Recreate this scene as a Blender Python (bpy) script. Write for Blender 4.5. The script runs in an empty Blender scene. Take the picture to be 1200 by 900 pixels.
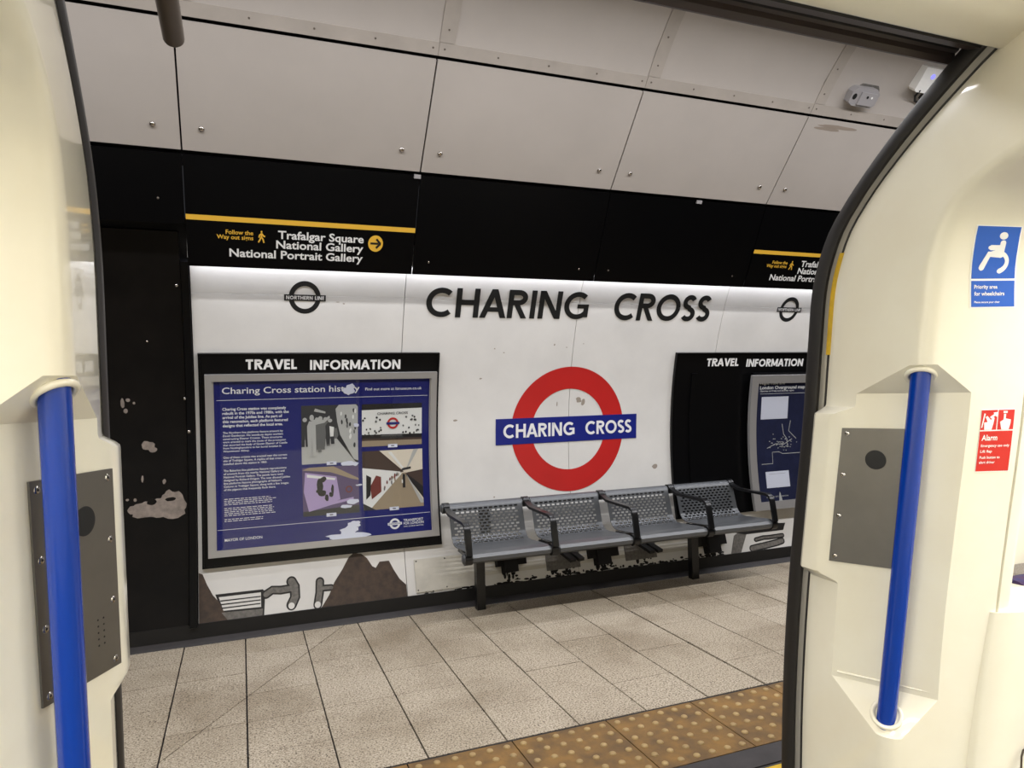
import bpy, bmesh, math, random
from mathutils import Vector, Matrix
random.seed(7)
SC = 0.82          # survey units (camera 1.6 above the platform) -> metres
COL = bpy.context.scene.collection
# ------------------------------------------------------------------ camera
cam = bpy.data.cameras.new('camera'); camo = bpy.data.objects.new('camera', cam); COL.objects.link(camo)
F = 817.69
cam.sensor_fit = 'HORIZONTAL'; cam.sensor_width = 36; cam.lens = F / 1200 * 36; cam.clip_start = 0.02
def nrm(v): return Vector(v).normalized()
vx = nrm((2700 - 600, 407 - 450, F)); vy = nrm((282 - 600, 469 - 450, F))
vx = (vx - vy * vx.dot(vy)).normalized(); vz = vx.cross(vy)
W = Matrix((vx, vy, vz))                    # world <- image axes (right, down, forward)
rt, dn, fw = W.col[0], W.col[1], W.col[2]
m = Matrix((rt, -dn, -fw)).transposed().to_4x4()
m.translation = Vector((0, 0, 1.6 * SC)); camo.matrix_world = m
bpy.context.scene.camera = camo
# ------------------------------------------------------------------ light, exposure
world = bpy.data.worlds.new('world'); bpy.context.scene.world = world; world.use_nodes = True
world.node_tree.nodes['Background'].inputs[0].default_value = (0.9, 0.92, 1, 1)
world.node_tree.nodes['Background'].inputs[1].default_value = 0.03
vs = bpy.context.scene.view_settings
vs.view_transform = 'Standard'; vs.look = 'None'; vs.gamma = 1; vs.exposure = 0.0; vs.use_curve_mapping = False
def area(name, loc, sx, sy, power, col, rot=(0, 0, 0), spread=math.pi):
    l = bpy.data.lights.new(name, 'AREA'); l.shape = 'RECTANGLE'; l.size = sx * SC; l.size_y = sy * SC
    l.energy = power; l.color = col; l.spread = spread
    o = bpy.data.objects.new(name, l); COL.objects.link(o); o.location = Vector(loc) * SC; o.rotation_euler = rot
    return o
# train: two fluorescent lines along the saloon ceiling
for lx in (-1.25, 2.45):
    for ly in (0.40, -0.55): area('train_strip_light', (lx, ly, 2.36), 2.1, 0.14, 30, (1, .998, .99), (math.radians(10 if ly > 0 else 0), 0, 0))
# platform: fluorescent run along the tunnel, and the tubes in the trough behind the black fascia
area('platform_strip_light', (2.2, 2.75, 3.75), 12, 0.16, 178, (.985, .975, 1), (math.radians(12), 0, 0))
area('platform_strip_light', (2.2, 2.70, 3.72), 12, 0.30, 30, (.985, .975, 1), (math.radians(180), 0, 0))
for k in range(0, 7):
    area('trough_light', (-.29 + 1.41 * k + .705, 4.825, 2.535), 1.41, 0.03, 5.5, (.88, .90, 1), (math.radians(-8), 0, 0))

# ------------------------------------------------------------------ helpers
def lin(c): return tuple((x / 12.92 if x <= .04045 else ((x + .055) / 1.055) ** 2.4) for x in c)
def rgb(r, g, b): return lin((r / 255, g / 255, b / 255)) + (1,)
class MB:
    def __init__(s): s.v = []; s.f = []; s.m = []
    def add(s, vs, fs, mi=0):
        b = len(s.v); s.v += [tuple(p) for p in vs]
        for f in fs: s.f.append([b + i for i in f]); s.m.append(mi)
        return s
    def box(s, a, b, mi=0):
        (x0, y0, z0), (x1, y1, z1) = a, b
        v = [(x, y, z) for x in (x0, x1) for y in (y0, y1) for z in (z0, z1)]
        return s.add(v, [(0, 1, 3, 2), (4, 6, 7, 5), (0, 4, 5, 1), (2, 3, 7, 6), (0, 2, 6, 4), (1, 5, 7, 3)], mi)
    def prism(s, poly, fn, d0, d1, mi=0):      # poly in 2D, fn(a,b,d) -> 3D
        n = len(poly); v = [fn(a, b, d0) for a, b in poly] + [fn(a, b, d1) for a, b in poly]
        return s.add(v, [list(range(n))[::-1], list(range(n, 2 * n))] + [(i, (i + 1) % n, n + (i + 1) % n, n + i) for i in range(n)], mi)
    def grid(s, rows, mi=0, close=False):      # rows: list of equal-length point lists
        n = len(rows[0]); v = [p for r in rows for p in r]; f = []
        for i in range(len(rows) - 1):
            for j in range(n - (0 if close else 1)):
                k = (j + 1) % n; f.append((i * n + j, i * n + k, (i + 1) * n + k, (i + 1) * n + j))
        return s.add(v, f, mi)
    def tube(s, pts, r, n=14, mi=0, caps=True, sq=None):
        pts = [Vector(p) for p in pts]; rows = []; prev = None
        for i, p in enumerate(pts):
            t = ((pts[i] - pts[i - 1]).normalized() if i else Vector()) + ((pts[i + 1] - pts[i]).normalized() if i < len(pts) - 1 else Vector())
            t.normalize()
            a = prev if prev is not None else (Vector((1, 0, 0)) if abs(t.x) < .8 else Vector((0, 0, 1)))
            a = (a - t * a.dot(t)).normalized(); b = t.cross(a); prev = a
            if sq: rows.append([p + a * (sq[0] * cx) + b * (sq[1] * cy) for cx, cy in ((1, 1), (-1, 1), (-1, -1), (1, -1))])
            else: rows.append([p + (a * math.cos(k * math.tau / n) + b * math.sin(k * math.tau / n)) * (r[i] if isinstance(r, (list, tuple)) else r) for k in range(n)])
        s.grid(rows, mi, True)
        if caps:
            q = len(rows[0]); b0 = len(s.v) - q * len(rows)
            s.f.append([b0 + k for k in range(q)][::-1]); s.m.append(mi)
            s.f.append([len(s.v) - q + k for k in range(q)]); s.m.append(mi)
        return s
    def disc(s, c, n, r, h=.004, seg=16, dome=False, mi=0):   # stud: disc of radius r standing h along normal n
        c = Vector(c); n = Vector(n).normalized()
        a = n.orthogonal().normalized(); b = n.cross(a); rows = []
        prof = [(1, 0), (.92, .5), (.7, .85), (.35, 1)] if dome else [(1, 0), (1, .7), (.85, 1)]
        for rr, hh in prof: rows.append([c + n * (h * hh) + (a * math.cos(k * math.tau / seg) + b * math.sin(k * math.tau / seg)) * r * rr for k in range(seg)])
        s.grid(rows, mi, True); s.f.append([len(s.v) - seg + k for k in range(seg)]); s.m.append(mi)
        return s
def wloc(o):
    p = Vector((0, 0, 0))
    while o is not None: p = p + o.location; o = o.parent
    return p
def tag(o, label=None, cat=None, group=None, kind=None):
    if label: o['label'] = label
    if cat: o['category'] = cat
    if group: o['group'] = group
    if kind: o['kind'] = kind
    return o
def obj(name, mb, mats, parent=None, smooth=None, loc=None):
    me = bpy.data.meshes.new(name)
    base = Vector(loc) * SC if loc else Vector((0, 0, 0))
    off = wloc(parent) + base if parent else base
    me.from_pydata([tuple(Vector(p) * SC - off) for p in mb.v], [], mb.f)
    if not isinstance(mats, (list, tuple)): mats = [mats]
    for q in mats: me.materials.append(q)
    me.polygons.foreach_set('material_index', mb.m)
    me.validate()
    bm = bmesh.new(); bm.from_mesh(me); bmesh.ops.recalc_face_normals(bm, faces=bm.faces); bm.to_mesh(me); bm.free()
    if smooth:
        me.polygons.foreach_set('use_smooth', [True] * len(me.polygons)); me.set_sharp_from_angle(angle=math.radians(smooth))
    o = bpy.data.objects.new(name, me); COL.objects.link(o); o.location = base
    if parent: o.parent = parent
    return o
def thing(name, label, cat, loc, group=None):
    o = bpy.data.objects.new(name, None); COL.objects.link(o); o.location = Vector(loc) * SC; o.empty_display_size = .05
    return tag(o, label, cat, group)
def kids(o): return [c for c in bpy.data.objects if c.parent == o]
def copy_tree(o, dx=(0, 0, 0), parent=None):
    c = o.copy(); COL.objects.link(c)
    if parent: c.parent = parent
    c.location = o.location + Vector(dx) * SC
    for ch in kids(o): copy_tree(ch, (0, 0, 0), c)
    return c
# ------------------------------------------------------------------ materials
def mat(name, col, rough=.5, metal=0, coat=0, spec=.5, var=0, vscale=3, bump=0, bscale=200, emit=None, col2=None):
    m = bpy.data.materials.new(name); m.use_nodes = True; nt = m.node_tree; b = nt.nodes['Principled BSDF']
    b.inputs['Base Color'].default_value = col; b.inputs['Roughness'].default_value = rough; b.inputs['Metallic'].default_value = metal
    b.inputs['Coat Weight'].default_value = coat; b.inputs['Coat Roughness'].default_value = .05; b.inputs['Specular IOR Level'].default_value = spec
    if var or bump: geo = nt.nodes.new('ShaderNodeNewGeometry')
    if var:
        n = nt.nodes.new('ShaderNodeTexNoise'); n.inputs['Scale'].default_value = vscale; n.inputs['Detail'].default_value = 6; n.inputs['Roughness'].default_value = .6
        nt.links.new(geo.outputs['Position'], n.inputs['Vector'])
        r = nt.nodes.new('ShaderNodeValToRGB'); r.color_ramp.elements[0].position = .3; r.color_ramp.elements[1].position = .7
        c2 = col2 if col2 else tuple(x * (1 - var) for x in col[:3]) + (1,)
        r.color_ramp.elements[0].color = c2; r.color_ramp.elements[1].color = col
        nt.links.new(n.outputs['Fac'], r.inputs['Fac']); nt.links.new(r.outputs['Color'], b.inputs['Base Color'])
    if bump:
        n2 = nt.nodes.new('ShaderNodeTexNoise'); n2.inputs['Scale'].default_value = bscale; n2.inputs['Detail'].default_value = 3
        nt.links.new(geo.outputs['Position'], n2.inputs['Vector'])
        bp = nt.nodes.new('ShaderNodeBump'); bp.inputs['Strength'].default_value = bump; bp.inputs['Distance'].default_value = .002
        nt.links.new(n2.outputs['Fac'], bp.inputs['Height']); nt.links.new(bp.outputs['Normal'], b.inputs['Normal'])
    if emit: b.inputs['Emission Color'].default_value = col; b.inputs['Emission Strength'].default_value = emit
    return m
def tile_mat():
    m = mat('terrazzo_tile', rgb(196, 182, 162), .5, spec=.25); nt = m.node_tree; b = nt.nodes['Principled BSDF']
    geo = nt.nodes.new('ShaderNodeNewGeometry'); P = geo.outputs['Position']
    def noise(sc, det=2, ro=.5):
        n = nt.nodes.new('ShaderNodeTexNoise'); n.inputs['Scale'].default_value = sc; n.inputs['Detail'].default_value = det; n.inputs['Roughness'].default_value = ro
        nt.links.new(P, n.inputs['Vector']); return n.outputs['Fac']
    def ramp(src, stops):
        r = nt.nodes.new('ShaderNodeValToRGB'); e = r.color_ramp.elements
        e[0].position, e[0].color = stops[0]; e[1].position, e[1].color = stops[-1]
        for p, c in stops[1:-1]: x = e.new(p); x.color = c
        nt.links.new(src, r.inputs['Fac']); return r.outputs['Color']
    a = ramp(noise(135, 3, .75), [(.38, rgb(70, 58, 46)), (.455, rgb(170, 158, 138)), (.6, rgb(198, 186, 166)), (.72, rgb(226, 217, 200))])
    g = ramp(noise(1.7, 6, .62), [(.34, (.68, .65, .61, 1)), (.56, (1, 1, 1, 1))])
    oi = nt.nodes.new('ShaderNodeObjectInfo'); t = ramp(oi.outputs['Random'], [(0, (.9, .89, .87, 1)), (1, (1, 1, 1, 1))])
    for c in (g, t):
        mx = nt.nodes.new('ShaderNodeMix'); mx.data_type = 'RGBA'; mx.blend_type = 'MULTIPLY'; mx.inputs[0].default_value = 1
        nt.links.new(a, mx.inputs[6]); nt.links.new(c, mx.inputs[7]); a = mx.outputs[2]
    nt.links.new(a, b.inputs['Base Color'])
    return m
M = {}
M['tile'] = tile_mat()
M['joint'] = mat('black_joint', rgb(26, 22, 20), .8)
M['grout'] = mat('brown_grout', rgb(50, 42, 36), .8)
M['tactile'] = mat('tactile_ochre', rgb(140, 104, 48), .6, var=.5, vscale=9, bump=.3, bscale=150, col2=rgb(84, 64, 38))
M['dome'] = mat('worn_dome', rgb(176, 148, 98), .55, var=.3, vscale=14)
M['edge'] = mat('platform_edge_grey', rgb(62, 58, 58), .7, var=.4, vscale=12)
M['yellow'] = mat('yellow_paint', rgb(222, 182, 40), .5, var=.3, vscale=30)
M['white'] = mat('white_enamel', rgb(218, 216, 211), .35, spec=.4, var=.13, vscale=2.2, bump=.08, bscale=60)
M['dirty_white'] = mat('dirty_white_enamel', rgb(206, 202, 190), .4, spec=.4, var=.25, vscale=7, bump=.1, bscale=60)
M['ceil'] = mat('ceiling_panel_grey', rgb(188, 181, 174), .45, spec=.3, var=.10, vscale=1.6)
M['batten'] = mat('batten_grey', rgb(180, 172, 163), .5, spec=.3, var=.16, vscale=5)
M['black'] = mat('black_enamel', rgb(8, 8, 9), .3, spec=.22)
M['fascia'] = mat('black_fascia', rgb(5, 5, 6), .35, spec=.12)
M['oldblack'] = mat('worn_black_paint', rgb(6, 5, 5), .42, spec=.2, var=.5, vscale=5, bump=.4, bscale=25, col2=rgb(18, 15, 13))
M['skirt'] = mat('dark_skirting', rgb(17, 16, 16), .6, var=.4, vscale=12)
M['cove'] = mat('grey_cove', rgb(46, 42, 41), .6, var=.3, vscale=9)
M['dark'] = mat('dark_void', rgb(10, 9, 9), .9)
M['peel'] = mat('exposed_plaster', rgb(150, 138, 128), .8, var=.45, vscale=30)
M['bolt'] = mat('chrome_bolt', rgb(190, 185, 180), .22, metal=1)
M['screw'] = mat('dull_screw', rgb(120, 112, 104), .5, metal=.6)
M['ink'] = mat('black_lettering', rgb(17, 20, 22), .4)
M['wtext'] = mat('white_lettering', rgb(226, 226, 224), .5)
M['ytext'] = mat('gold_lettering', rgb(226, 178, 58), .5)
M['red'] = mat('roundel_red', rgb(186, 34, 32), .38, var=.1, vscale=4)
M['blue'] = mat('roundel_blue', rgb(18, 30, 116), .38)
M['bench'] = mat('grey_bench_steel', rgb(88, 90, 92), .34, metal=.3, spec=.5)
M['benchblack'] = mat('black_bench_steel', rgb(16, 16, 17), .3)
M['poster'] = mat('poster_blue', rgb(20, 26, 100), .4, spec=.3)
M['poster2'] = mat('map_navy', rgb(38, 42, 70), .4, spec=.3, var=.3, vscale=12)
M['frame'] = mat('silver_frame', rgb(170, 168, 166), .38, metal=.55)
M['paper'] = mat('white_paper', rgb(205, 208, 222), .6)
M['cream'] = mat('cream_lining', rgb(242, 238, 220), .30, coat=.9, spec=.5, var=.07, vscale=2.5, col2=rgb(232, 224, 202))
M['creamd'] = mat('cream_lining_shadow_gap', rgb(70, 60, 46), .7)
M['rubber'] = mat('black_rubber', rgb(34, 31, 29), .5)
M['greyframe'] = mat('grey_door_frame', rgb(152, 148, 140), .35, metal=.3)
M['header'] = mat('brown_black_header', rgb(62, 52, 48), .42, metal=.2)
M['pole'] = mat('blue_pole', rgb(0, 54, 152), .26, coat=.3)
M['steel'] = mat('brushed_steel_plate', rgb(128, 125, 120), .40, metal=.8, var=.1, vscale=18)
M['hole'] = mat('black_hole', rgb(6, 6, 6), .6)
M['signblue'] = mat('sticker_blue', rgb(22, 92, 196), .35)
M['signred'] = mat('sticker_red', rgb(206, 40, 32), .35)
M['signwhite'] = mat('sticker_white', rgb(244, 244, 240), .4)
M['moquette'] = mat('blue_moquette', rgb(18, 30, 84), .9, var=.8, vscale=60, col2=rgb(60, 26, 60))
M['art'] = mat('dark_brown_print', rgb(46, 36, 30), .5, var=.45, vscale=24, col2=rgb(74, 58, 46))
M['artink'] = mat('black_print', rgb(24, 22, 21), .5)
M['artgrey'] = mat('grey_print', rgb(118, 114, 108), .5, var=.5, vscale=60)
M['device'] = mat('pale_grey_plastic', rgb(160, 157, 158), .4)
M['soot'] = mat('soot', rgb(20, 17, 15), .9, var=.3, vscale=30)
M['smudge'] = mat('faint_dirt', rgb(150, 140, 128), .6)
M['smudge2'] = mat('brownish_stain', rgb(150, 138, 126), .6)
M['pipe'] = mat('dull_brown_grey_steel', rgb(104, 95, 86), .5, metal=.3)
M['carpet'] = mat('train_floor', rgb(70, 72, 84), .7)
M['led'] = mat('blue_led', rgb(120, 120, 255), .3, emit=1.5)
for n_, c_ in {'p_grey': (96, 96, 94), 'p_lgrey': (172, 172, 168), 'p_dgrey': (44, 44, 44), 'p_tan': (150, 134, 110), 'p_brown': (66, 50, 42),
               'p_lav': (168, 148, 188), 'p_purple': (84, 68, 104), 'p_cream': (214, 204, 186), 'p_white': (220, 220, 216), 'p_black': (20, 18, 18),
               'p_maroon': (110, 44, 38), 'p_navy': (24, 32, 110)}.items():
    M[n_] = mat(n_, rgb(*c_), .45)
def glass_mat():
    m = bpy.data.materials.new('poster_glass'); m.use_nodes = True; nt = m.node_tree
    for n in list(nt.nodes): nt.nodes.remove(n)
    o = nt.nodes.new('ShaderNodeOutputMaterial'); mx = nt.nodes.new('ShaderNodeMixShader'); t = nt.nodes.new('ShaderNodeBsdfTransparent')
    g = nt.nodes.new('ShaderNodeBsdfGlossy'); g.inputs['Roughness'].default_value = .03; lw = nt.nodes.new('ShaderNodeLayerWeight'); pw = nt.nodes.new('ShaderNodeMath'); pw.operation = 'POWER'; pw.inputs[1].default_value = 4.5; lw.inputs[0].default_value = .5
    fr = nt.nodes.new('ShaderNodeMath'); fr.operation = 'MULTIPLY_ADD'; fr.inputs[1].default_value = .95; fr.inputs[2].default_value = .05; nt.links.new(lw.outputs['Facing'], pw.inputs[0]); nt.links.new(pw.outputs[0], fr.inputs[0])
    t.inputs[0].default_value = (.96, .97, .97, 1)
    nt.links.new(fr.outputs[0], mx.inputs[0]); nt.links.new(t.outputs[0], mx.inputs[1]); nt.links.new(g.outputs[0], mx.inputs[2]); nt.links.new(mx.outputs[0], o.inputs[0])
    return m
M['glass'] = glass_mat()
# ------------------------------------------------------------------ surfaces of the tunnel side
CY, CZ, CR = 2.183, 1.046, 3.0608
def PY(z): return CY + math.sqrt(max(CR * CR - (z - CZ) ** 2, 0))
def wall(x, z, o=0):                      # point of the curved platform wall, o = distance in front of it
    y = PY(z); return (x, y - (y - CY) / CR * o, z - (z - CZ) / CR * o)
fdy, fdz = -.31, .615; fl = math.hypot(fdy, fdz)
def fasc(x, z, o=0):                      # tilted black fascia
    t = (z - 2.44) / .615; return (x, 4.73 + fdy * t - o * fdz / fl, z + o * fdy / fl)
def slab(mb, fn, x0, x1, z0, z1, o0, o1, nz=1, mi=0, nx=1):
    zs = [z0 + (z1 - z0) * i / nz for i in range(nz + 1)]; xs = [x0 + (x1 - x0) * i / nx for i in range(nx + 1)]
    mb.grid([[fn(x, z, o1) for x in xs] for z in zs], mi); mb.grid([[fn(x, z, o0) for x in xs] for z in zs], mi)
    for x in (x0, x1): mb.grid([[fn(x, z, o0), fn(x, z, o1)] for z in zs], mi)
    for z in (z0, z1): mb.grid([[fn(x, z, o0), fn(x, z, o1)] for x in xs], mi)
    return mb
# ------------------------------------------------------------------ lettering
def ribbon(pts, w, widths=None):
    out = []
    n = len(pts)
    for i, p in enumerate(pts):
        a = pts[max(i - 1, 0)]; b = pts[min(i + 1, n - 1)]; dx, dy = b[0] - a[0], b[1] - a[1]; l = math.hypot(dx, dy) or 1
        out.append((p[0] - dy / l * w / 2, p[1] + dx / l * w / 2, p[0] + dy / l * w / 2, p[1] - dx / l * w / 2))
    return [[(a[0], a[1]), (a[2], a[3]), (b[2], b[3]), (b[0], b[1])] for a, b in zip(out, out[1:])]
def arc(cx, cy, rx, ry, a0, a1, n=18): return [(cx + rx * math.cos(math.radians(a0 + (a1 - a0) * i / n)), cy + ry * math.sin(math.radians(a0 + (a1 - a0) * i / n))) for i in range(n + 1)]
def glyph(ch, w):
    h = w / 2; bx = lambda x0, y0, x1, y1: [(x0, y0), (x1, y0), (x1, y1), (x0, y1)]
    dg = lambda xb, xt, y0=0, y1=1, k=1.12: [(xb - h * k, y0), (xb + h * k, y0), (xt + h * k, y1), (xt - h * k, y1)]
    r = .5 - h
    if ch == 'C': return ribbon(arc(.5, .5, r, r, 48, 312, 30), w), .86
    if ch == 'G': return ribbon(arc(.5, .5, r, r, 48, 318, 30), w) + [bx(.5, .40, .93, .40 + w * .85), bx(.93 - w, .08, .93, .42)], .95
    if ch == 'O': return ribbon(arc(.5, .5, r, r, 0, 360, 40), w), 1.0
    if ch == 'H': return [bx(0, 0, w, 1), bx(.78 - w, 0, .78, 1), bx(w, .5 - h + .02, .78 - w, .5 + h + .02)], .78
    if ch == 'I': return [bx(0, 0, w, 1)], w
    if ch == 'A': return [dg(h * 1.1, .46), dg(.92 - h * 1.1, .46), bx(.22, .22, .70, .22 + w * .85)], .92
    if ch == 'R': return [bx(0, 0, w, 1)] + ribbon([(w, 1 - h), (.36, 1 - h)] + arc(.36, .73 , .23, .27 - h, 90, -90, 14) + [(w, .46 + h)], w) + [dg(.60, .32, 0, .48)], .69
    if ch == 'N': return [bx(0, 0, w, 1), bx(.82 - w, 0, .82, 1), [(0, 1), (w * 1.15, 1), (.82, 0), (.82 - w * 1.15, 0)]], .82
    if ch == 'S': return ribbon(arc(.28, .722, .20, .278 - h, 28, 270, 22) + arc(.28, .278 , .215, .278 - h, 90, -150, 22)[1:], w), .56
    if ch == 'T': return [bx(0, 1 - w, .64, 1), bx(.32 - h, 0, .32 + h, 1 - w)], .64
    if ch == 'V': return [dg(.43, h * 1.1), dg(.43, .86 - h * 1.1)], .86
    if ch == 'E': return [bx(0, 0, w, 1), bx(w, 0, .52, w), bx(w, 1 - w, .52, 1), bx(w, .5 - h + .02, .49, .5 + h + .02)], .52
    if ch == 'L': return [bx(0, 0, w, 1), bx(w, 0, .5, w)], .5
    if ch == 'F': return [bx(0, 0, w, 1), bx(w, 1 - w, .52, 1), bx(w, .5 - h, .48, .5 + h)], .52
    if ch == 'M': return [bx(0, 0, w, 1), bx(.98 - w, 0, .98, 1), [(0, 1), (w * 1.05, 1), (.49 + h, .12), (.49 - h, .12)], [(.98 - w * 1.05, 1), (.98, 1), (.49 + h, .12), (.49 - h, .12)]], .98
    return [], .3
def caps(text, w=.17, gap=.13, space=.5):            # -> list of (polys) per letter, total width
    x = 0; out = []
    for i, ch in enumerate(text):
        if ch == ' ': x += space; continue
        ps, adv = glyph(ch, w); g = gap * (.35 if ch in 'AV' or (i + 1 < len(text) and text[i + 1] in 'AV') else 1)
        out.append([[(x + a, b) for a, b in p] for p in ps]); x += adv + g
    return out, x - gap
def put_caps(text, fn, x0, x1, z0, z1, o, mt, parent, name='lettering', w=.17, gap=.13, space=.5, per=False, d=.002):
    ls, tw = caps(text, w, gap, space); res = []; mb = MB()
    for li, l in enumerate(ls):
        if per: mb = MB()
        for pi, p in enumerate(l):
            oo = o + (pi % 2) * .00015
            mb.prism([(x0 + a / tw * (x1 - x0), z0 + b * (z1 - z0)) for a, b in p], fn, oo - d, oo)
        if per: res.append(obj(name, mb, mt, parent))
    if not per: res.append(obj(name, mb, mt, parent))
    return res
_tc = {}
def text_mesh(s, bold=0.0):
    if (s, bold) in _tc: return _tc[(s, bold)]
    c = bpy.data.curves.new('t', 'FONT'); c.body = s; c.size = 1; c.offset = bold; c.resolution_u = 3
    c.fill_mode = 'BOTH'; o = bpy.data.objects.new('t', c); COL.objects.link(o)
    bpy.context.view_layer.update()
    me = bpy.data.meshes.new_from_object(o.evaluated_get(bpy.context.evaluated_depsgraph_get()))
    v = [(p.co.x, p.co.y) for p in me.vertices]; f = [list(p.vertices) for p in me.polygons]
    bpy.data.objects.remove(o); bpy.data.curves.remove(c); bpy.data.meshes.remove(me)
    _tc[(s, bold)] = (v, f); return v, f
CAPH = [None]
def add_text(mb, s, fn, x0, x1, zb, caph, o, bold=.012, mi=0):
    """one line: x0..x1 its extent, zb baseline, caph capital height"""
    if CAPH[0] is None: CAPH[0] = max(q[1] for q in text_mesh('H', 0)[0])
    v, f = text_mesh(s, bold); ax = min(q[0] for q in v); bx = max(q[0] for q in v)
    mb.add([fn(x0 + (q[0] - ax) / (bx - ax) * (x1 - x0), zb + q[1] / CAPH[0] * caph, o) for q in v], f, mi)
def text_w(s, caph, bold=.012, k=1.0):
    if CAPH[0] is None: CAPH[0] = max(q[1] for q in text_mesh('H', 0)[0])
    v, f = text_mesh(s, bold); return (max(q[0] for q in v) - min(q[0] for q in v)) / CAPH[0] * caph * k
def ring(mb, fn, cx, cz, r0, r1, o, n=72, k=4, mi=0, sx=1):
    mb.grid([[fn(cx + sx * (r0 + (r1 - r0) * j / k) * math.cos(i * math.tau / n), cz + (r0 + (r1 - r0) * j / k) * math.sin(i * math.tau / n), o) for i in range(n)] for j in range(k + 1)], mi, True)
def blob(cx, cz, rx, rz, n=22, j=.3, rot=0):
    ph = [random.uniform(1 - j, 1 + j * .6) for _ in range(n)]
    ph = [(ph[i - 1] + 2 * ph[i] + ph[(i + 1) % n]) / 4 + random.uniform(-j, j) * .25 for i in range(n)]
    return [(cx + rx * ph[i] * math.cos(i * math.tau / n + rot), cz + rz * ph[i] * math.sin(i * math.tau / n + rot)) for i in range(n)]

# ================================================================== PLATFORM
BAY = 1.41; X0 = -.29
bays = range(-4, 7)
def bx0(k): return X0 + BAY * k
XMIN, XMAX = bx0(-4), bx0(7)
floor = obj('floor', MB().box((XMIN, 2.45, -.35), (XMAX, 5.2, -.012)), M['joint']); tag(floor, kind='structure')
# paving tiles: columns 0.3717 wide, rows from the tactile strip to the wall
CW = .3717; rows = [3.040, 3.391, 3.743, 4.087, 4.421, 4.762, 5.045]
DIAG = ((2.9e-1, 4.245), (.80, 5.06))
def dgl(p):                                  # the sawn diagonal joint, as a line in plan
    (ax, ay), (bx, by) = ((-.37, 3.49), (.70, 5.12)); return (bx - ax) * (p[1] - ay) - (by - ay) * (p[0] - ax)
def clip(poly, sgn, gap):
    out = []; n = len(poly); L = math.hypot(1.07, 1.63)
    g = lambda p: sgn * dgl(p) / L - gap
    for i in range(n):
        a, b = poly[i], poly[(i + 1) % n]; ga, gb = g(a), g(b)
        if ga >= 0: out.append(a)
        if (ga >= 0) != (gb >= 0): t = ga / (ga - gb); out.append((a[0] + (b[0] - a[0]) * t, a[1] + (b[1] - a[1]) * t))
    return out
plan = lambda a, b, d: (a, b, d)
tile_cache = {}
grout = MB()
for r in range(6):
    grout.box((XMIN, rows[r] - .004, -.012), (XMAX, rows[r] + .004, -.0018))
obj('row_grout', grout, M['grout'], floor)
for c in range(-4, 16):
    for r in range(6):
        gx = .0042; gl = .008 if c == 7 else (.003 if c in (1, 9, 11, 13) else gx)
        xa, xb = c * CW + gl, (c + 1) * CW - (.008 if c == 6 else gx); ya, yb = rows[r] + .0012, rows[r + 1] - .0012
        poly = [(xa, ya), (xb, ya), (xb, yb), (xa, yb)]
        s = [dgl(p) > 0 for p in poly]; dz = random.uniform(-.0012, .0008)
        if all(s) or not any(s):
            key = (r, round(xb - xa, 4))
            if key not in tile_cache:
                o = obj('floor_tile', MB().prism(poly, plan, -.02, 0), M['tile'], floor, loc=(xa, ya, 0)); tile_cache[key] = o
            else:
                o = tile_cache[key].copy(); COL.objects.link(o); o.parent = floor
                o.location = Vector((xa, ya, 0)) * SC
            o.location.z = dz
        else:
            for sg in (1, -1):
                pp = clip(poly, sg, .0030)
                if len(pp) > 2: obj('floor_tile', MB().prism(pp, plan, -.02, dz), M['tile'], floor)
fx = MB().box((XMIN, 3.04, -.02), (-4 * CW - .004, 5.045, 0)).box((16 * CW + .004, 3.04, -.02), (XMAX, 5.045, 0))
obj('floor_paving', fx, M['tile'], floor)
# tactile strip
TW = .4885
def tact(x):
    mb = MB().box((x + .003, 2.538, -.02), (x + TW - .003, 3.026, 0))
    o = obj('tactile_tile', mb, M['tactile'], floor, loc=(x, 2.538, 0))
    d = MB()
    for i in range(6):
        for j in range(6):
            d.disc((x + TW * (i + .5) / 6, 2.538 + .488 * (j + .5) / 6, 0), (0, 0, 1), .0165, .0075, 14, True)
    e = obj('dome', d, M['dome'], o, smooth=50); e['kind'] = 'stuff'
    return o
t0 = tact(1.1327 - 3 * TW)
for k in range(1, 13): copy_tree(t0, (k * TW, 0, 0), floor).location.x = t0.location.x + k * TW * SC
obj('kerb_line', MB().box((XMIN, 3.028, -.02), (XMAX, 3.037, -.001)), M['skirt'], floor)
e = obj('trim_1', MB().box((XMIN, 2.20, -.35), (XMAX, 2.392, 0)).box((XMIN, 2.402, -.3), (XMAX, 2.534, -.001)), M['edge']); tag(e, kind='structure')
obj('yellow_line', MB().box((XMIN, 2.26, 0), (XMAX, 2.378, .0015)), M['yellow'], e)
o = obj('trackbed', MB().box((XMIN, -3.2, -1.2), (XMAX, 2.45, -1.0)).box((XMIN, 2.25, -1.0), (XMAX, 2.45, -.35)), M['dark']); tag(o, kind='structure')
# wall backing and tunnel shell
mb = MB(); zs = [-.02 + (2.75) * i / 24 for i in range(25)]
mb.grid([[wall(x, z, -.03) for x in (XMIN, XMAX)] for z in zs])
wallb = obj('wall_back', mb, M['dark']); tag(wallb, kind='structure')
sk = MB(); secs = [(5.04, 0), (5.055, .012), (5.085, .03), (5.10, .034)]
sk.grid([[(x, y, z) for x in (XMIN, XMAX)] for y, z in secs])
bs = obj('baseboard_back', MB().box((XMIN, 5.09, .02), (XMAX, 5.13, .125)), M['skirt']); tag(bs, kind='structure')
obj('cove', sk, M['cove'], bs)
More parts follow.
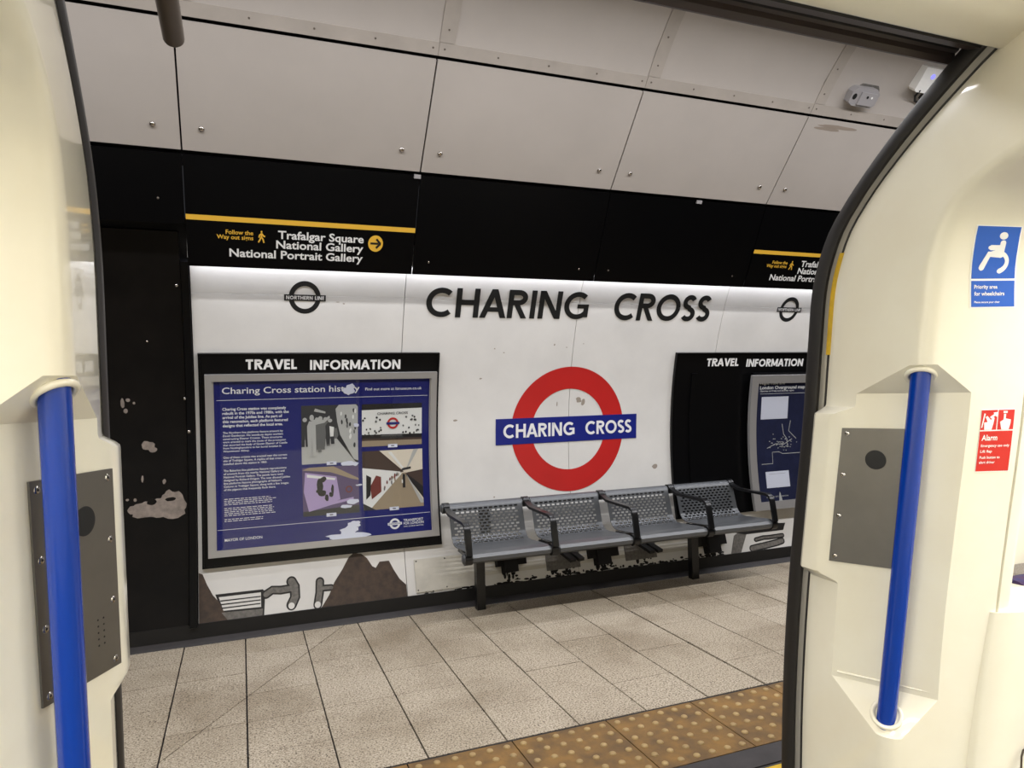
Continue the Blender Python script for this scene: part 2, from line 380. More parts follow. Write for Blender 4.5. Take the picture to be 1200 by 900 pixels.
# wall panels, black column and fascia
def panel_row(name, fn_build, mats, parent, ks):
    first = None
    for k in ks:
        if first is None: first = fn_build(ks[0])
        else: copy_tree(first, (BAY * (k - ks[0]), 0, 0), parent)
    return first
def wp(k):
    mb = slab(MB(), wall, bx0(k) + .0022, bx0(k + 1) - .0022, .118, 2.306, -.02, 0, 22)
    return obj('wall_panel', mb, M['white'], wallb, smooth=40, loc=(bx0(k), 5, 0))
panel_row('', wp, None, wallb, list(range(0, 7)))
def wp2(k):
    mb = slab(MB(), wall, bx0(k) + .0022, bx0(k + 1) - .0022, 2.3075, 2.50, -.02, -.0012, 3)
    return obj('top_strip', mb, M['white'], wallb, smooth=40, loc=(bx0(k), 5, 0))
panel_row('', wp2, None, wallb, list(range(0, 7)))
def bp(k):
    mb = slab(MB(), wall, bx0(k) + .002, bx0(k + 1) - (.055 if k == -1 else .002), .118, 2.66, -.02, .004, 24)
    return obj('black_wall_panel', mb, M['oldblack'], wallb, smooth=40, loc=(bx0(k), 5, 0))
for k in (-4, -3, -2, -1): bp(k)
obj('corner_post', slab(MB(), wall, X0 - .05, X0 - .004, .10, 2.5, -.02, .03, 20), M['black'], wallb, smooth=40)
for (cx, cz, rx, rz, n) in ((-.45, .93, .10, .095, 26), (-.55, .89, .12, .075, 26), (-.66, .89, .05, .03, 14), (-.44, .86, .085, .05, 16), (-.585, 1.31, .042, .032, 16), (-.555, 1.285, .03, .02, 12),
                            (-.49, 1.065, .013, .018, 9), (-.62, 1.09, .008, .03, 8), (-.71, .96, .012, .01, 7), (-.665, .955, .01, .012, 7), (-.72, 1.60, .012, .04, 9), (-.705, 1.55, .016, .02, 9), (-.69, 1.62, .013, .012, 8), (-.655, 1.60, .008, .009, 8)):
    obj('peeled_patch', MB().prism(blob(cx, cz, rx, rz, n, .32), wall, .0042, .0052), M['peel'], wallb)
for (cx, cz, rx, rz) in ((-.565, .935, .03, .022), (-.455, .945, .034, .016)):
    obj('paint_island', MB().prism(blob(cx, cz, rx, rz, 12, .3), wall, .005, .0062), M['oldblack'], wallb)
# pale screws on the black column
for (x, z) in ((-.37, 2.35), (-.56, 2.0), (-.35, 1.62), (-.33, 1.40)):
    p = wall(x, z, .004 if x < -.34 else .03); obj('screw', MB().disc(p, (0, -1, 0), .008 if x < -.4 else .011, .004, 10, True), M['bolt'], wallb, smooth=50)
def fp(k, z0=2.44):
    mb = slab(MB(), fasc, bx0(k) + .003, bx0(k + 1) - .003, z0, 3.04, -.015, 0, 1)
    o = obj('fascia_panel', mb, M['fascia'], None, loc=(bx0(k), 4.6, 2.4)); return o
fas = obj('trim_2', MB().grid([[(x, y, z) for x in (XMIN, XMAX)] for y, z in ((4.475, 2.98), (4.455, 3.03), (4.47, 3.06), (4.5, 3.06))]), M['dark']); tag(fas, kind='structure')
for k in bays:
    z0 = 2.44 if k >= 0 else 2.67
    mb = slab(MB(), fasc, bx0(k) + .003, bx0(k + 1) - .003, z0, 3.035, -.015, 0, 1)
    o = obj('fascia_panel', mb, M['fascia'], fas, loc=(bx0(k), 4.6, 2.4))
    for x in (.11, BAY - .14):
        p = fasc(bx0(k) + x, 2.52 if k >= 0 else 2.80); obj('screw', MB().disc(p, (0, -fdz, fdy), .007, .003, 10, True), M['bolt'] if k in (0, 1) else M['screw'], o, smooth=50)
# backing behind the trough so the tubes light only the wall below
tr = obj('trim_3', MB().grid([[(x, y, z) for x in (X0, XMAX)] for y, z in ((4.725, 2.49), (4.70, 2.60), (4.80, 2.66), (4.86, 2.64), (4.875, 2.50))]), M['white']); tag(tr, kind='structure')
for x, z in ((1.10, 3.03), (3.30, 3.03)):
    o = tag(obj('clip', slab(MB(), fasc, x - .022, x + .022, z - .012, z + .01, 0, .012), M['device']), 'small pale clip on top of the black fascia, ' + ('left one' if x < 2 else 'right one, above the last letter'), 'clip')
# ceiling: lower row of panels, horizontal batten, upper panels with battens
pt = lambda a, b, t: (a[0] + (b[0] - a[0]) * t, a[1] + (b[1] - a[1]) * t)
C0, C1 = (4.425, 3.058), (3.953, 3.583)
cl = math.hypot(C1[0] - C0[0], C1[1] - C0[1]); cn = ((-(C1[1] - C0[1])) / cl, (C1[0] - C0[0]) / cl)      # towards the platform
def low(x, t, o=0): y, z = pt(C0, C1, t); return (x, y + cn[0] * o, z + cn[1] * o)
UC = [(3.945, 3.60), (3.80, 3.77), (3.60, 3.95), (3.36, 4.10), (3.1, 4.22), (2.6, 4.36), (2.1, 4.42)]
def up(x, t, o=0):
    q = t * (len(UC) - 1); i = min(int(q), len(UC) - 2); a, b = UC[i], UC[i + 1]; y, z = pt(a, b, q - i); l = math.hypot(b[0] - a[0], b[1] - a[1])
    return (x, y - (b[1] - a[1]) / l * o, z + (b[0] - a[0]) / l * o)
mb = MB(); mb.grid([[(x, y, z) for x in (XMIN, XMAX)] for y, z in [(4.52, 3.06), (4.0, 3.63), (3.83, 3.80), (3.63, 3.98), (3.38, 4.14), (3.1, 4.26), (2.6, 4.40), (2.1, 4.46), (1, 4.5), (-.5, 4.3), (-2, 3.5), (-3, 2.2), (-3.3, .8), (-3.2, -1.2)]])
ceil = obj('ceiling', mb, M['dark']); tag(ceil, kind='structure')
for x in (XMIN, XMAX):
    o = obj('wall_left' if x == XMIN else 'wall_right', MB().add([(x, 5.3, -1.2), (x, -3.4, -1.2), (x, -3.4, 4.6), (x, 5.3, 4.6)], [(0, 1, 2, 3)]), M['oldblack']); tag(o, kind='structure')
def lowp(k):
    o = obj('ceiling_panel', slab(MB(), low, bx0(k) + .005, bx0(k + 1) - .005, 0, .992, -.02, 0), M['ceil'], ceil, loc=(bx0(k), 4.2, 3.3))
    for x in (.11, BAY - .14): obj('bolt', MB().disc(low(bx0(k) + x, .19), (0, cn[0], cn[1]), .017, .011, 16, True), M['bolt'], o, smooth=60)
    return o
def upp(k):
    return obj('upper_ceiling_panel', slab(MB(), up, bx0(k), bx0(k + 1) - .001, 0, 1, -.02, 0, 12), M['ceil'], ceil, smooth=40, loc=(bx0(k), 3.5, 4))
def bat(k):
    o = obj('long_batten', slab(MB(), lambda x, t, o: up(x, t, o), bx0(k) + .0015, bx0(k + 1) - .0015, -.0, .055 * 1.0, 0, .006), M['batten'], ceil, loc=(bx0(k), 3.9, 3.6))
    for i in range(5): obj('screw', MB().disc(up(bx0(k) + .035 + i * (BAY - .07) / 4, .03, .006), (0, -.75, -.65), .006, .002, 8), M['screw'], o)
    o2 = obj('cross_batten', slab(MB(), up, bx0(k) + .0, bx0(k) + .092, .057, 1, 0, .005, 12), M['batten'], ceil, smooth=40, loc=(bx0(k), 3.6, 4))
    for i in range(6): obj('screw', MB().disc(up(bx0(k) + .045, .11 + i * .12, .005), (0, -.7, -.7), .006, .002, 8), M['screw'], o2)
    return o
pp = []
for k in (-4,):
    pp = [lowp(k), upp(k), bat(k)]
    cb = [c for c in kids(ceil) if c.name.startswith('cross_batten')][0]
for k in list(bays)[1:]:
    for q in pp + [cb]: copy_tree(q, (BAY * (k + 4), 0, 0), ceil)

# ------------------------------------------------------------------ station name and roundels
sn = thing('station_name', 'large black capital letters spelling the station name along the top of the white wall', 'lettering', (2.5, 4.95, 2.18))
put_caps('CHARING', wall, 1.281, 2.622, 2.182, 2.388, .003, M['ink'], sn, 'letter', w=.18, gap=.12, per=True)
put_caps('CROSS', wall, 2.852, 3.790, 2.180, 2.392, .003, M['ink'], sn, 'letter', w=.18, gap=.10, per=True)
rd = thing('station_roundel', 'large red ring roundel with blue name bar on the white wall above the bench', 'sign', (2.532, 5.2, 1.29))
mb = MB(); ring(mb, wall, 2.532, 1.292, .334, .514, .0025, 96, 6); obj('ring', mb, M['red'], rd)
mb = MB(); slab(mb, wall, 1.887, 3.176, 1.188, 1.397, 0, .005, 6); obj('name_bar', mb, M['blue'], rd)
put_caps('CHARING', wall, 1.951, 2.585, 1.240, 1.351, .0065, M['wtext'], rd, w=.19, gap=.12)
put_caps('CROSS', wall, 2.685, 3.125, 1.238, 1.351, .0065, M['wtext'], rd, w=.19, gap=.10)
def line_roundel(dx, label):
    t = thing('line_roundel', label, 'sign', (.425 + dx, 4.96, 2.29), 'black line roundels')
    mb = MB(); ring(mb, wall, .425 + dx, 2.295, .074, .106, .001, 56, 3); obj('ring', mb, M['ink'], t)
    obj('name_bar', slab(MB(), wall, .289 + dx, .565 + dx, 2.273, 2.313, 0, .002, 1), M['ink'], t)
    put_caps('NORTHERN LINE', wall, .302 + dx, .554 + dx, 2.282, 2.305, .003, M['wtext'], t, w=.21, gap=.12, space=.45)
line_roundel(0, 'small black line roundel on the white wall above the left notice board')
line_roundel(3 * BAY, 'small black line roundel on the white wall above the right notice board')
# ------------------------------------------------------------------ direction signs
def dsign(dx, label):
    t = thing('direction_sign', label, 'sign', (.4 + dx, 4.7, 2.44), 'yellow striped direction signs')
    obj('sign_panel', slab(MB(), fasc, X0 + .004 + dx, X0 + BAY - .004 + dx, 2.452, 2.729, 0, .005), M['fascia'], t)
    obj('yellow_stripe', slab(MB(), fasc, X0 + .004 + dx, X0 + BAY - .004 + dx, 2.699, 2.727, .005, .0065), M['ytext'], t)
    mb = MB(); o = .0068
    add_text(mb, 'Trafalgar Square', fasc, .240 + dx, .777 + dx, 2.620, .044, o, .022)
    add_text(mb, 'National Gallery', fasc, .229 + dx, .777 + dx, 2.564, .044, o, .022)
    add_text(mb, 'National Portrait Gallery', fasc, -.048 + dx, .777 + dx, 2.505, .044, o, .022)
    obj('lettering', mb, M['wtext'], t)
    mb = MB(); add_text(mb, 'Follow the', fasc, -.066 + dx, .093 + dx, 2.631, .023, o, .018); add_text(mb, 'Way out signs', fasc, -.118 + dx, .093 + dx, 2.603, .023, o, .018)
    obj('small_lettering', mb, M['ytext'], t)
    mb = MB(); px = .142 + dx; F2 = lambda a, b: (px + a * .064, 2.591 + b * .068)
    mb.prism([F2(*p) for p in arc(.0, .91, .085, .085, 0, 330, 11)], fasc, .006, .0068)
    for st in ([(.02, .80), (-.02, .45)], [(-.02, .50), (-.15, .25), (-.30, .02)], [(-.02, .50), (.14, .28), (.22, .0)], [(.03, .74), (.18, .58), (.32, .52)], [(-.02, .74), (-.18, .62), (-.24, .42)]):
        for q in ribbon(st, .13): mb.prism([F2(*p) for p in q], fasc, .006, .0068)
    obj('walking_figure', mb, M['ytext'], t)
    mb = MB(); cx, cz, r = .856 + dx, 2.621, .049
    mb.prism(arc(cx, cz, r, r, 0, 350, 35), fasc, .006, .0068); obj('arrow_disc', mb, M['ytext'], t)
    mb = MB(); mb.prism([(cx - .034, cz - .006), (cx + .02, cz - .006), (cx + .02, cz + .006), (cx - .034, cz + .006)], fasc, .0068, .0076)
    for s in (1, -1):
        for q in ribbon([(cx + .004, cz + s * .027), (cx + .032, cz), (cx + .030, cz)], .013): mb.prism(q, fasc, .0068, .0078)
    obj('arrow', mb, M['ink'], t)
dsign(0, 'black direction sign with yellow stripe and arrow at the left end of the fascia')
dsign(3 * BAY, 'black direction sign with yellow stripe, partly hidden behind the right door edge')

# ------------------------------------------------------------------ notice boards
KX = .993
def kz(z): return 1.6 + (z - 1.6) * KX
def bar_frame(name, x0, x1, z0, z1, w, o0, o1, parent):
    mb = MB()
    slab(mb, wall, x0, x0 + w, z0, z1, o0, o1, 14); slab(mb, wall, x1 - w, x1, z0, z1, o0, o1, 14)
    slab(mb, wall, x0 + w, x1 - w, z1 - w, z1, o0, o1, 1); slab(mb, wall, x0 + w, x1 - w, z0, z0 + w, o0, o1, 1)
    slab(mb, wall, x0 + w, x0 + w + .008, z0 + w, z1 - w, o0, o1 - .012, 14); slab(mb, wall, x1 - w - .008, x1 - w, z0 + w, z1 - w, o0, o1 - .012, 14)
    return obj(name, mb, M['frame'], parent, smooth=35)
b1 = thing('notice_board', 'black board with silver-framed blue history poster, left of the bench', 'notice board', (.57, 5.15, .46), 'travel notice boards')
obj('backboard', slab(MB(), wall, -.262, 1.405, .462, 1.925, 0, .022, 16), M['black'], b1, smooth=35)
def rim(x0, x1, z0, z1, parent):
    mb = MB(); w = .012
    slab(mb, wall, x0, x0 + w, z0, z1, .022, .03, 16); slab(mb, wall, x1 - w, x1, z0, z1, .022, .03, 16); slab(mb, wall, x0 + w, x1 - w, z1 - w, z1, .022, .03); slab(mb, wall, x0 + w, x1 - w, z0, z0 + w, .022, .03)
    obj('edge_trim', mb, M['black'], parent, smooth=35)
rim(-.262, 1.405, .462, 1.925, b1)
put_caps('TRAVEL', wall, .037, .373, 1.815, 1.884, .0245, M['wtext'], b1, 'heading', w=.21, gap=.11)
put_caps('INFORMATION', wall, .462, 1.108, 1.808, 1.877, .0245, M['wtext'], b1, 'heading', w=.21, gap=.11)
bar_frame('frame', -.224, 1.386, .528, 1.786, .046, .022, .052, b1)
pos = obj('poster', slab(MB(), wall, -.175, 1.335, .575, 1.738, .022, .032, 16), M['poster'], b1, smooth=35)
PO = .0328
def P(x, z, o): return wall(x * .994, 1.6 + (z - 1.6) * .994, o)
mb = MB()
add_text(mb, 'Charing Cross station history', P, -.119, .815, 1.652, .043, PO, .012)
add_text(mb, 'Find out more at ltmuseum.co.uk', P, .857, 1.281, 1.655, .020, PO, .012)
slab(mb, P, -.155, 1.328, 1.606, 1.609, .032, PO)
slab(mb, P, -.165, 1.335, .703, .706, .032, PO)
def para(lines, x, z0, z1, h, k=.95, bold=.02, mx=None):
    for i, l in enumerate(lines):
        z = z0 + (z1 - z0) * i / max(len(lines) - 1, 1); w = text_w(l, h, bold, k)
        if mx: w = min(w, mx)
        add_text(mb, l, P, x, x + w, z, h, PO, bold)
para(['Charing Cross station was completely', 'rebuilt in the 1970s and 1980s, with the', 'arrival of the Jubilee line. As part of', 'this renovation, each platform featured', 'designs that reflected the local area.'], -.119, 1.536, 1.420, .0185, 1, .025, .455)
para(['The Northern line platforms feature artwork by', 'David Gentleman. His woodcuts depict workers', 'constructing Eleanor Crosses. These structures', 'were erected to mark the route of the procession', 'that escorted the body of Queen Eleanor of Castile', 'from Nottinghamshire to her burial location in', 'Westminster Abbey.'], -.119, 1.373, 1.243, .0138, 1, .012, .44)
para(['One of these crosses was erected near the current', 'site of Trafalgar Square. A replica of that cross was', 'installed above this station in 1865.'], -.119, 1.199, 1.154, .0138, 1, .012, .43)
para(['The Bakerloo line platforms feature reproductions', 'of artwork from the nearby National Gallery and', 'National Portrait Gallery. The panels here were', 'designed by Richard Dragun. The now disused Jubilee', 'line platforms feature photographs of Nelson\'s', 'Column in Trafalgar Square, along with a few images', 'of the pigeons that frequently flock there.'], -.119, 1.106, .973, .0138, 1, .012, .46)
for i in range(13):                                    # the small print: lines too fine to read
    z = .912 - i * .0127
    if i in (4, 10): continue
    wv = random.uniform(.30, .345) if i < 11 else .25
    x = -.119
    while x < -.119 + wv:
        ww = random.uniform(.012, .035); slab(mb, P, x, min(x + ww, -.119 + wv), z, z + .0042, .032, PO); x += ww + .006
add_text(mb, 'MAYOR OF LONDON', P, -.120, .123, .624, .0185, PO, .012)
add_text(mb, 'TRANSPORT', P, 1.126, 1.278, .650, .018, PO, .012); add_text(mb, 'FOR LONDON', P, 1.126, 1.280, .627, .018, PO, .012); add_text(mb, 'EVERY JOURNEY MATTERS', P, 1.126, 1.278, .609, .009, PO, .005)
ring(mb, P, 1.06, .640, .025, .040, PO, 28, 1); slab(mb, P, 1.007, 1.113, .631, .650, .032, PO + .0004)
obj('lettering', mb, M['wtext'], pos)
mb = MB(); add_text(mb, 'UNDERGROUND', P, 1.012, 1.108, .6365, .0085, PO + .0008, .02)
slab(mb, P, 1.010, 1.110, .648, .6488, .032, PO + .0006); obj('logo_lettering', mb, M['poster'], pos)
PM = ['p_grey', 'p_lgrey', 'p_dgrey', 'p_tan', 'p_brown', 'p_lav', 'p_purple', 'p_cream', 'p_white', 'p_black', 'p_maroon', 'red', 'p_navy', 'paper']
def photo(x0, x1, z0, z1, items, cap, label):
    mb = MB(); o = PO
    for mname, pl in items:
        o += .00012
        pl = [(min(max(a, 0), 1), min(max(b, 0), 1)) for a, b in pl]
        for si in range(10):                              # cut into bands so that the print follows the curve
            q = pl
            for sg, lim in ((1, si / 10), (-1, (si + 1) / 10)):
                out = []
                for i in range(len(q)):
                    a, b = q[i], q[(i + 1) % len(q)]; ga, gb = sg * (a[1] - lim), sg * (b[1] - lim)
                    if ga >= 0: out.append(a)
                    if (ga >= 0) != (gb >= 0): t = ga / (ga - gb); out.append((a[0] + (b[0] - a[0]) * t, lim))
                q = out
            if len(q) > 2: mb.add([P(x0 + (x1 - x0) * a, z0 + (z1 - z0) * b, o) for a, b in q], [list(range(len(q)))], PM.index(mname))
    mb.add([P(cap - .035, z0 - .013, o + .0004), P(cap + .035, z0 - .013, o + .0004), P(cap + .035, z0 + .012, o + .0004), P(cap - .035, z0 + .012, o + .0004)], [(0, 1, 2, 3)], PM.index('paper'))
    mb.add([P(cap - .012, z0 - .004, o + .0007), P(cap + .012, z0 - .004, o + .0007), P(cap + .012, z0 + .003, o + .0007), P(cap - .012, z0 + .003, o + .0007)], [(0, 1, 2, 3)], PM.index('p_dgrey'))
    q = obj('photo_print', mb, [M[n] for n in PM], pos); q['label'] = label
R4 = [(0, 0), (1, 0), (1, 1), (0, 1)]
def person(x, y0, h, mt, w=.10, lean=0):
    return [(mt, [(x - w * .45, y0), (x - w * .05, y0), (x, y0 + h * .45), (x + w * .1, y0), (x + w * .5, y0), (x + w * .45 + lean, y0 + h * .75), (x + w * .2 + lean, y0 + h * .84), (x - w * .3 + lean, y0 + h * .84), (x - w * .55 + lean, y0 + h * .72)]),
            ('p_lgrey', arc(x + lean, y0 + h * .92, w * .26, h * .075, 0, 330, 9))]
it = [('p_dgrey', R4), ('p_lgrey', [(0, 0), (.95, 0), (.62, .42), (0, .42)]), ('p_grey', [(0, .42), (.66, .42), (.62, .60), (0, .60)]),
      ('p_black', [(.62, .42), (.95, 0), (1, 0), (1, .1), (.66, .5)]), ('p_lgrey', [(.60, .93), (.66, 1), (.96, 1), (1, .96), (1, .02), (.92, .05), (.68, .48), (.63, .70)])]
for k in range(26):
    a, b = random.uniform(.70, .96), random.uniform(.15, .92)
    if b > 1.55 - 1.35 * a: it.append((random.choice(['p_dgrey', 'p_white', 'p_grey']), blob(a, b, .02, .045, 7, .4)))
for (x, y, h, c) in ((.06, .3, .50, 'p_dgrey'), (.33, .24, .58, 'p_grey'), (.42, .30, .50, 'p_grey'), (.50, .33, .44, 'p_dgrey'), (.27, .2, .6, 'p_grey'), (.18, .13, .72, 'p_lgrey')): it += person(x, y, h, c, .15)
it.append(('p_lgrey', [(.2, .66), (.40, .70), (.50, .78), (.49, .82), (.38, .75), (.18, .76)]))
it += [('p_white', [(.50, .46), (.56, .46), (.57, .62), (.49, .64)]), ('p_lgrey', [(.22, .90), (.42, .86), (.42, .89), (.24, .95)])]
photo(.402, .803, 1.125, 1.554, it, .61, 'black and white photo of people in suits standing on a platform')
it = [('p_black', R4), ('p_white', [(0, .28), (1, .26), (1, .88), (0, .86)]), ('p_tan', [(0, 0), (1, 0), (1, .14), (0, .16)]), ('p_brown', [(0, .14), (1, .12), (1, .17), (0, .19)])]
for k in range(64):
    a = random.uniform(0.01, .98); b = random.uniform(.24, .70)
    if .33 < a < .68: continue
    it.append((random.choice(['p_dgrey', 'p_black', 'p_grey']), blob(a, b, .018, .03, 7, .5)))
it += [('p_dgrey', [(.30, .18), (.68, .17), (.68, .27), (.30, .28)]), ('p_grey', [(.32, .24), (.66, .23), (.66, .25), (.32, .26)])]
it += [('p_navy', [(.40, .505), (.62, .505), (.62, .56), (.40, .56)])]
photo(.832, 1.285, 1.232, 1.552, it, 1.06, 'colour photo of a white station wall with a red roundel')
mb = MB(); ring(mb, P, .832 + .453 * .51, 1.232 + .32 * .535, .028, .043, PO + .003, 28, 1, 0); obj('tiny_roundel', mb, M['red'], pos)
mb = MB(); add_text(mb, 'CHARING CROSS', P, .832 + .453 * .25, .832 + .453 * .76, 1.232 + .32 * .745, .017, PO + .003, .01); obj('tiny_lettering', mb, M['ink'], pos)
it = [('p_purple', R4), ('p_dgrey', [(0, 0), (1, 0), (1, .16), (0, .1)]), ('p_tan', [(.12, 1), (.55, 1), (1, .72), (1, .66), (.5, .88), (0, .95)]), ('p_lav', [(.05, .9), (.60, .78), (.66, .30), (.10, .10), (.02, .5)]),
      ('p_white', [(.08, .86), (.58, .75), (.57, .71), (.08, .80)]), ('p_purple', [(.66, .78), (1, .68), (1, .3), (.68, .28)]), ('p_lav', [(.10, .09), (.5, .2), (.9, .28), (.9, .33), (.5, .26), (.1, .15)])]
for (a, b, c, d) in ((.30, .60, .06, .16), (.36, .74, .06, .07), (.34, .45, .08, .06), (.42, .36, .05, .08), (.52, .50, .03, .13), (.49, .41, .05, .05), (.26, .50, .03, .04)): it.append(('p_black', blob(a, b, c, d, 11, .5)))
photo(.403, .803, .748, 1.100, it, .60, 'purple tinted photo of a platform wall mural')
mb = MB(); ring(mb, P, .403 + .4 * .82, .748 + .352 * .5, .016, .025, PO + .003, 24, 1, 0); obj('tiny_roundel', mb, M['p_maroon'], pos)
it = [('p_cream', R4), ('p_tan', [(.10, 0), (1, 0), (1, .06), (.72, .60), (.66, .60)]), ('p_brown', [(0, .72), (0, 1), (.28, 1), (.68, .62), (.62, .60)]), ('p_white', [(0, .08), (.10, 0), (.64, .58), (.62, .62), (0, .72)]),
      ('p_dgrey', [(0, .12), (.20, 0), (.16, 0), (0, .0), (0, .05)]), ('p_brown', [(1, .64), (.74, .60), (.70, .58), (1, .34)]), ('p_black', [(.72, .55), (1, .14), (1, .34), (.73, .58)]), ('p_lgrey', [(.72, .57), (.95, .06), (1, .06), (1, .10)]),
      ('p_white', [(.42, .97), (.48, .97), (.70, .66), (.68, .64)]), ('p_lgrey', [(.85, 1), (.93, 1), (.74, .66), (.72, .66)]), ('p_dgrey', [(.62, .63), (.80, .66), (.80, .70), (.66, .68)]),
      ('p_maroon', [(.14, .18), (.30, .30), (.30, .55), (.22, .58), (.12, .40)]), ('p_black', [(.05, .18), (.12, .25), (.14, .55), (.06, .60)]),
      ('p_black', [(.655, .34), (.70, .34), (.70, .57), (.66, .58)])]
for k in range(14): a = random.uniform(.34, .6); it.append((random.choice(['p_grey', 'p_tan', 'p_maroon']), blob(a, .30 + (a - .34) * .9 + random.uniform(0, .12), .014, .035, 7, .4)))
it += [('p_white', [(.64, .42), (.66, .42), (.66, .48), (.64, .48)])]
photo(.832, 1.288, .755, 1.197, it, 1.06, 'colour photo of a long platform corridor with a walking figure')
mb = MB()  # irregular white patches laid over the poster print
for (a, b, c, d) in ((.735, 1.118, .062, .022), (.78, 1.11, .03, .015), (.735, 1.655, .045, .030), (.75, 1.69, .03, .02), (.72, .585, .16, .022), (.73, .62, .09, .03), (.76, .665, .045, .028), (.72, .64, .03, .02), (.755, .83, .055, .02), (.70, .80, .05, .015), (.80, .95, .03, .008), (.79, 1.40, .02, .014)):
    mb.prism(blob(a, b, c, d, 16, .5), P, .036, .0372)
q = obj('white_patch', mb, M['paper'], pos); q['kind'] = 'stuff'; q['label'] = 'irregular white patches on the poster'
obj('glass_pane', MB().grid([[wall(x, .57 + 1.17 * i / 16, .0385) for x in (-.18, 1.34)] for i in range(17)]), M['glass'], b1, smooth=35)

b2 = thing('notice_board', 'black board with a silver-framed night map, behind the right end of the bench', 'notice board', (4.5, 5.15, .5), 'travel notice boards')
obj('backboard', slab(MB(), wall, 3.522, 5.19, .462, 1.918, 0, .022, 16), M['black'], b2, smooth=35)
rim(3.522, 5.19, .462, 1.918, b2)
obj('wide_trim', slab(MB(), wall, 3.70, 3.76, .50, 1.74, .022, .034, 16), M['black'], b2, smooth=35)
put_caps('TRAVEL', wall, 3.845, 4.190, 1.800, 1.869, .0245, M['wtext'], b2, 'heading', w=.21, gap=.11)
put_caps('INFORMATION', wall, 4.280, 4.935, 1.792, 1.861, .0245, M['wtext'], b2, 'heading', w=.21, gap=.11)
obj('frame_box', slab(MB(), wall, 4.355, 5.10, .470, 1.735, .022, .075, 16), M['black'], b2, smooth=35)
KX2 = .985
bar_frame('frame', 4.37 * KX2 + .0, 5.10, .46, 1.725, .075, .075, .105, b2)
po2 = obj('poster', slab(MB(), wall, 4.37 * KX2 + .07, 5.03, .53, 1.655, .075, .084, 16), M['poster2'], b2, smooth=35)
def P2(x, z, o): return wall(x * .982, 1.6 + (z - 1.6) * .982, o)
mb = MB(); O2 = .0846
add_text(mb, 'Night Tube and', P2, 4.496, 4.782, 1.637, .030, O2, .022); add_text(mb, 'London Overground map', P2, 4.496, 5.03, 1.592, .030, O2, .022); add_text(mb, 'Operates on Friday and Saturday nights', P2, 4.50, 4.90, 1.568, .014, O2, .012)
slab(mb, P2, 4.504, 5.05, 1.546, 1.549, .084, O2)
obj('lettering', mb, M['wtext'], po2)
mb = MB(); slab(mb, P2, 4.525, 4.842, 1.302, 1.518, .084, O2); obj('white_key', mb, M['paper'], po2); mb = MB(); slab(mb, P2, 4.565, 4.840, .640, .795, .084, O2); obj('white_key', mb, M['paper'], po2)
mb = MB(); add_text(mb, 'Night service operates on', P2, 4.54, 4.80, 1.492, .011, O2 + .0005, .014); add_text(mb, 'Friday and Saturday nights', P2, 4.54, 4.80, 1.470, .011, O2 + .0005, .014)
for i in range(6):
    slab(mb, P2, 4.54, 4.62, 1.435 - i * .022, 1.438 - i * .022, .084, O2 + .0005); slab(mb, P2, 4.65, 4.72 + .02 * (i % 2), 1.433 - i * .022, 1.439 - i * .022, .084, O2 + .0005)
for i in range(5): slab(mb, P2, 4.60, 4.80, .770 - i * .024, .772 - i * .024, .084, O2 + .0005)
obj('key_print', mb, M['p_dgrey'], po2)['kind'] = 'stuff'
mb = MB()
for st in ([(4.53, .87), (4.66, .87), (4.66, .98), (4.74, .98), (4.78, .96), (5.0, .96)], [(4.60, 1.02), (4.70, 1.06), (4.80, 1.05), (4.9, 1.1)], [(4.78, 1.25), (4.80, 1.15), (4.84, 1.1), (4.84, 1.02)], [(4.88, 1.28), (4.86, 1.18), (4.95, 1.1)]):
    for q in ribbon(st, .006): mb.prism(q, P2, .084, O2)
for i in range(46): a, b = random.gauss(4.78, .08), random.gauss(1.06, .035); mb.prism(blob(min(max(a, 4.52), 5.03), b, .007, .005, 6, .2), P2, .084, O2 + .0002)
add_text(mb, 'MAYOR OF LONDON', P2, 4.55, 4.80, .550, .012, O2, .012); mb.prism([(4.68, .50), (4.74, .50), (4.725, .52), (4.715, .58), (4.708, .60), (4.70, .58), (4.69, .52)], P2, .084, O2)
obj('map_print', mb, M['p_lgrey'], po2)['kind'] = 'stuff'
obj('glass_pane', MB().grid([[wall(x, .52 + 1.145 * i / 16, .09) for x in (4.37, 5.03)] for i in range(17)]), M['glass'], b2, smooth=35)

# ------------------------------------------------------------------ wall print at the foot of the panels (generic shapes)
art = thing('wall_print', 'dark brown and black printed fragments on the white wall below the left notice board', 'mural', (.4, 5.12, .12))
def pr(px, py): X = -.197 + (px - 250) * .00566 - (py - 700) * .0004; Z = .276 + (700 - py) * .0056 - (px - 250) * .00066 ; return (X, max(Z, .12))
def artp(poly, mt, name, o=.0012):
    mb = MB(); bm = bmesh.new(); vs_ = [bm.verts.new((a, b, 0)) for a, b in poly]; bm.faces.new(vs_); bmesh.ops.triangulate(bm, faces=bm.faces)
    bm.verts.index_update(); bmesh.ops.subdivide_edges(bm, edges=bm.edges, cuts=2, use_grid_fill=True); bm.verts.index_update()
    mb.add([wall(v.co.x, v.co.y, o) for v in bm.verts], [[v.index for v in f.verts] for f in bm.faces]); bm.free()
    return obj(name, mb, mt, art)
artp([(-.286, .12), (-.286, .44), (-.262, .43), (-.235, .36), (-.20, .29), (-.16, .24), (-.13, .18), (-.085, .12)], M['art'], 'dark_slope')
artp([(.50, .12), (.56, .20), (.60, .28), (.66, .36), (.71, .44), (.745, .465), (.80, .455), (.84, .42), (.875, .36), (.90, .345), (.93, .385), (1.0, .385), (1.03, .32), (1.07, .25), (1.115, .205), (1.117, .12)], M['art'], 'dark_hill')
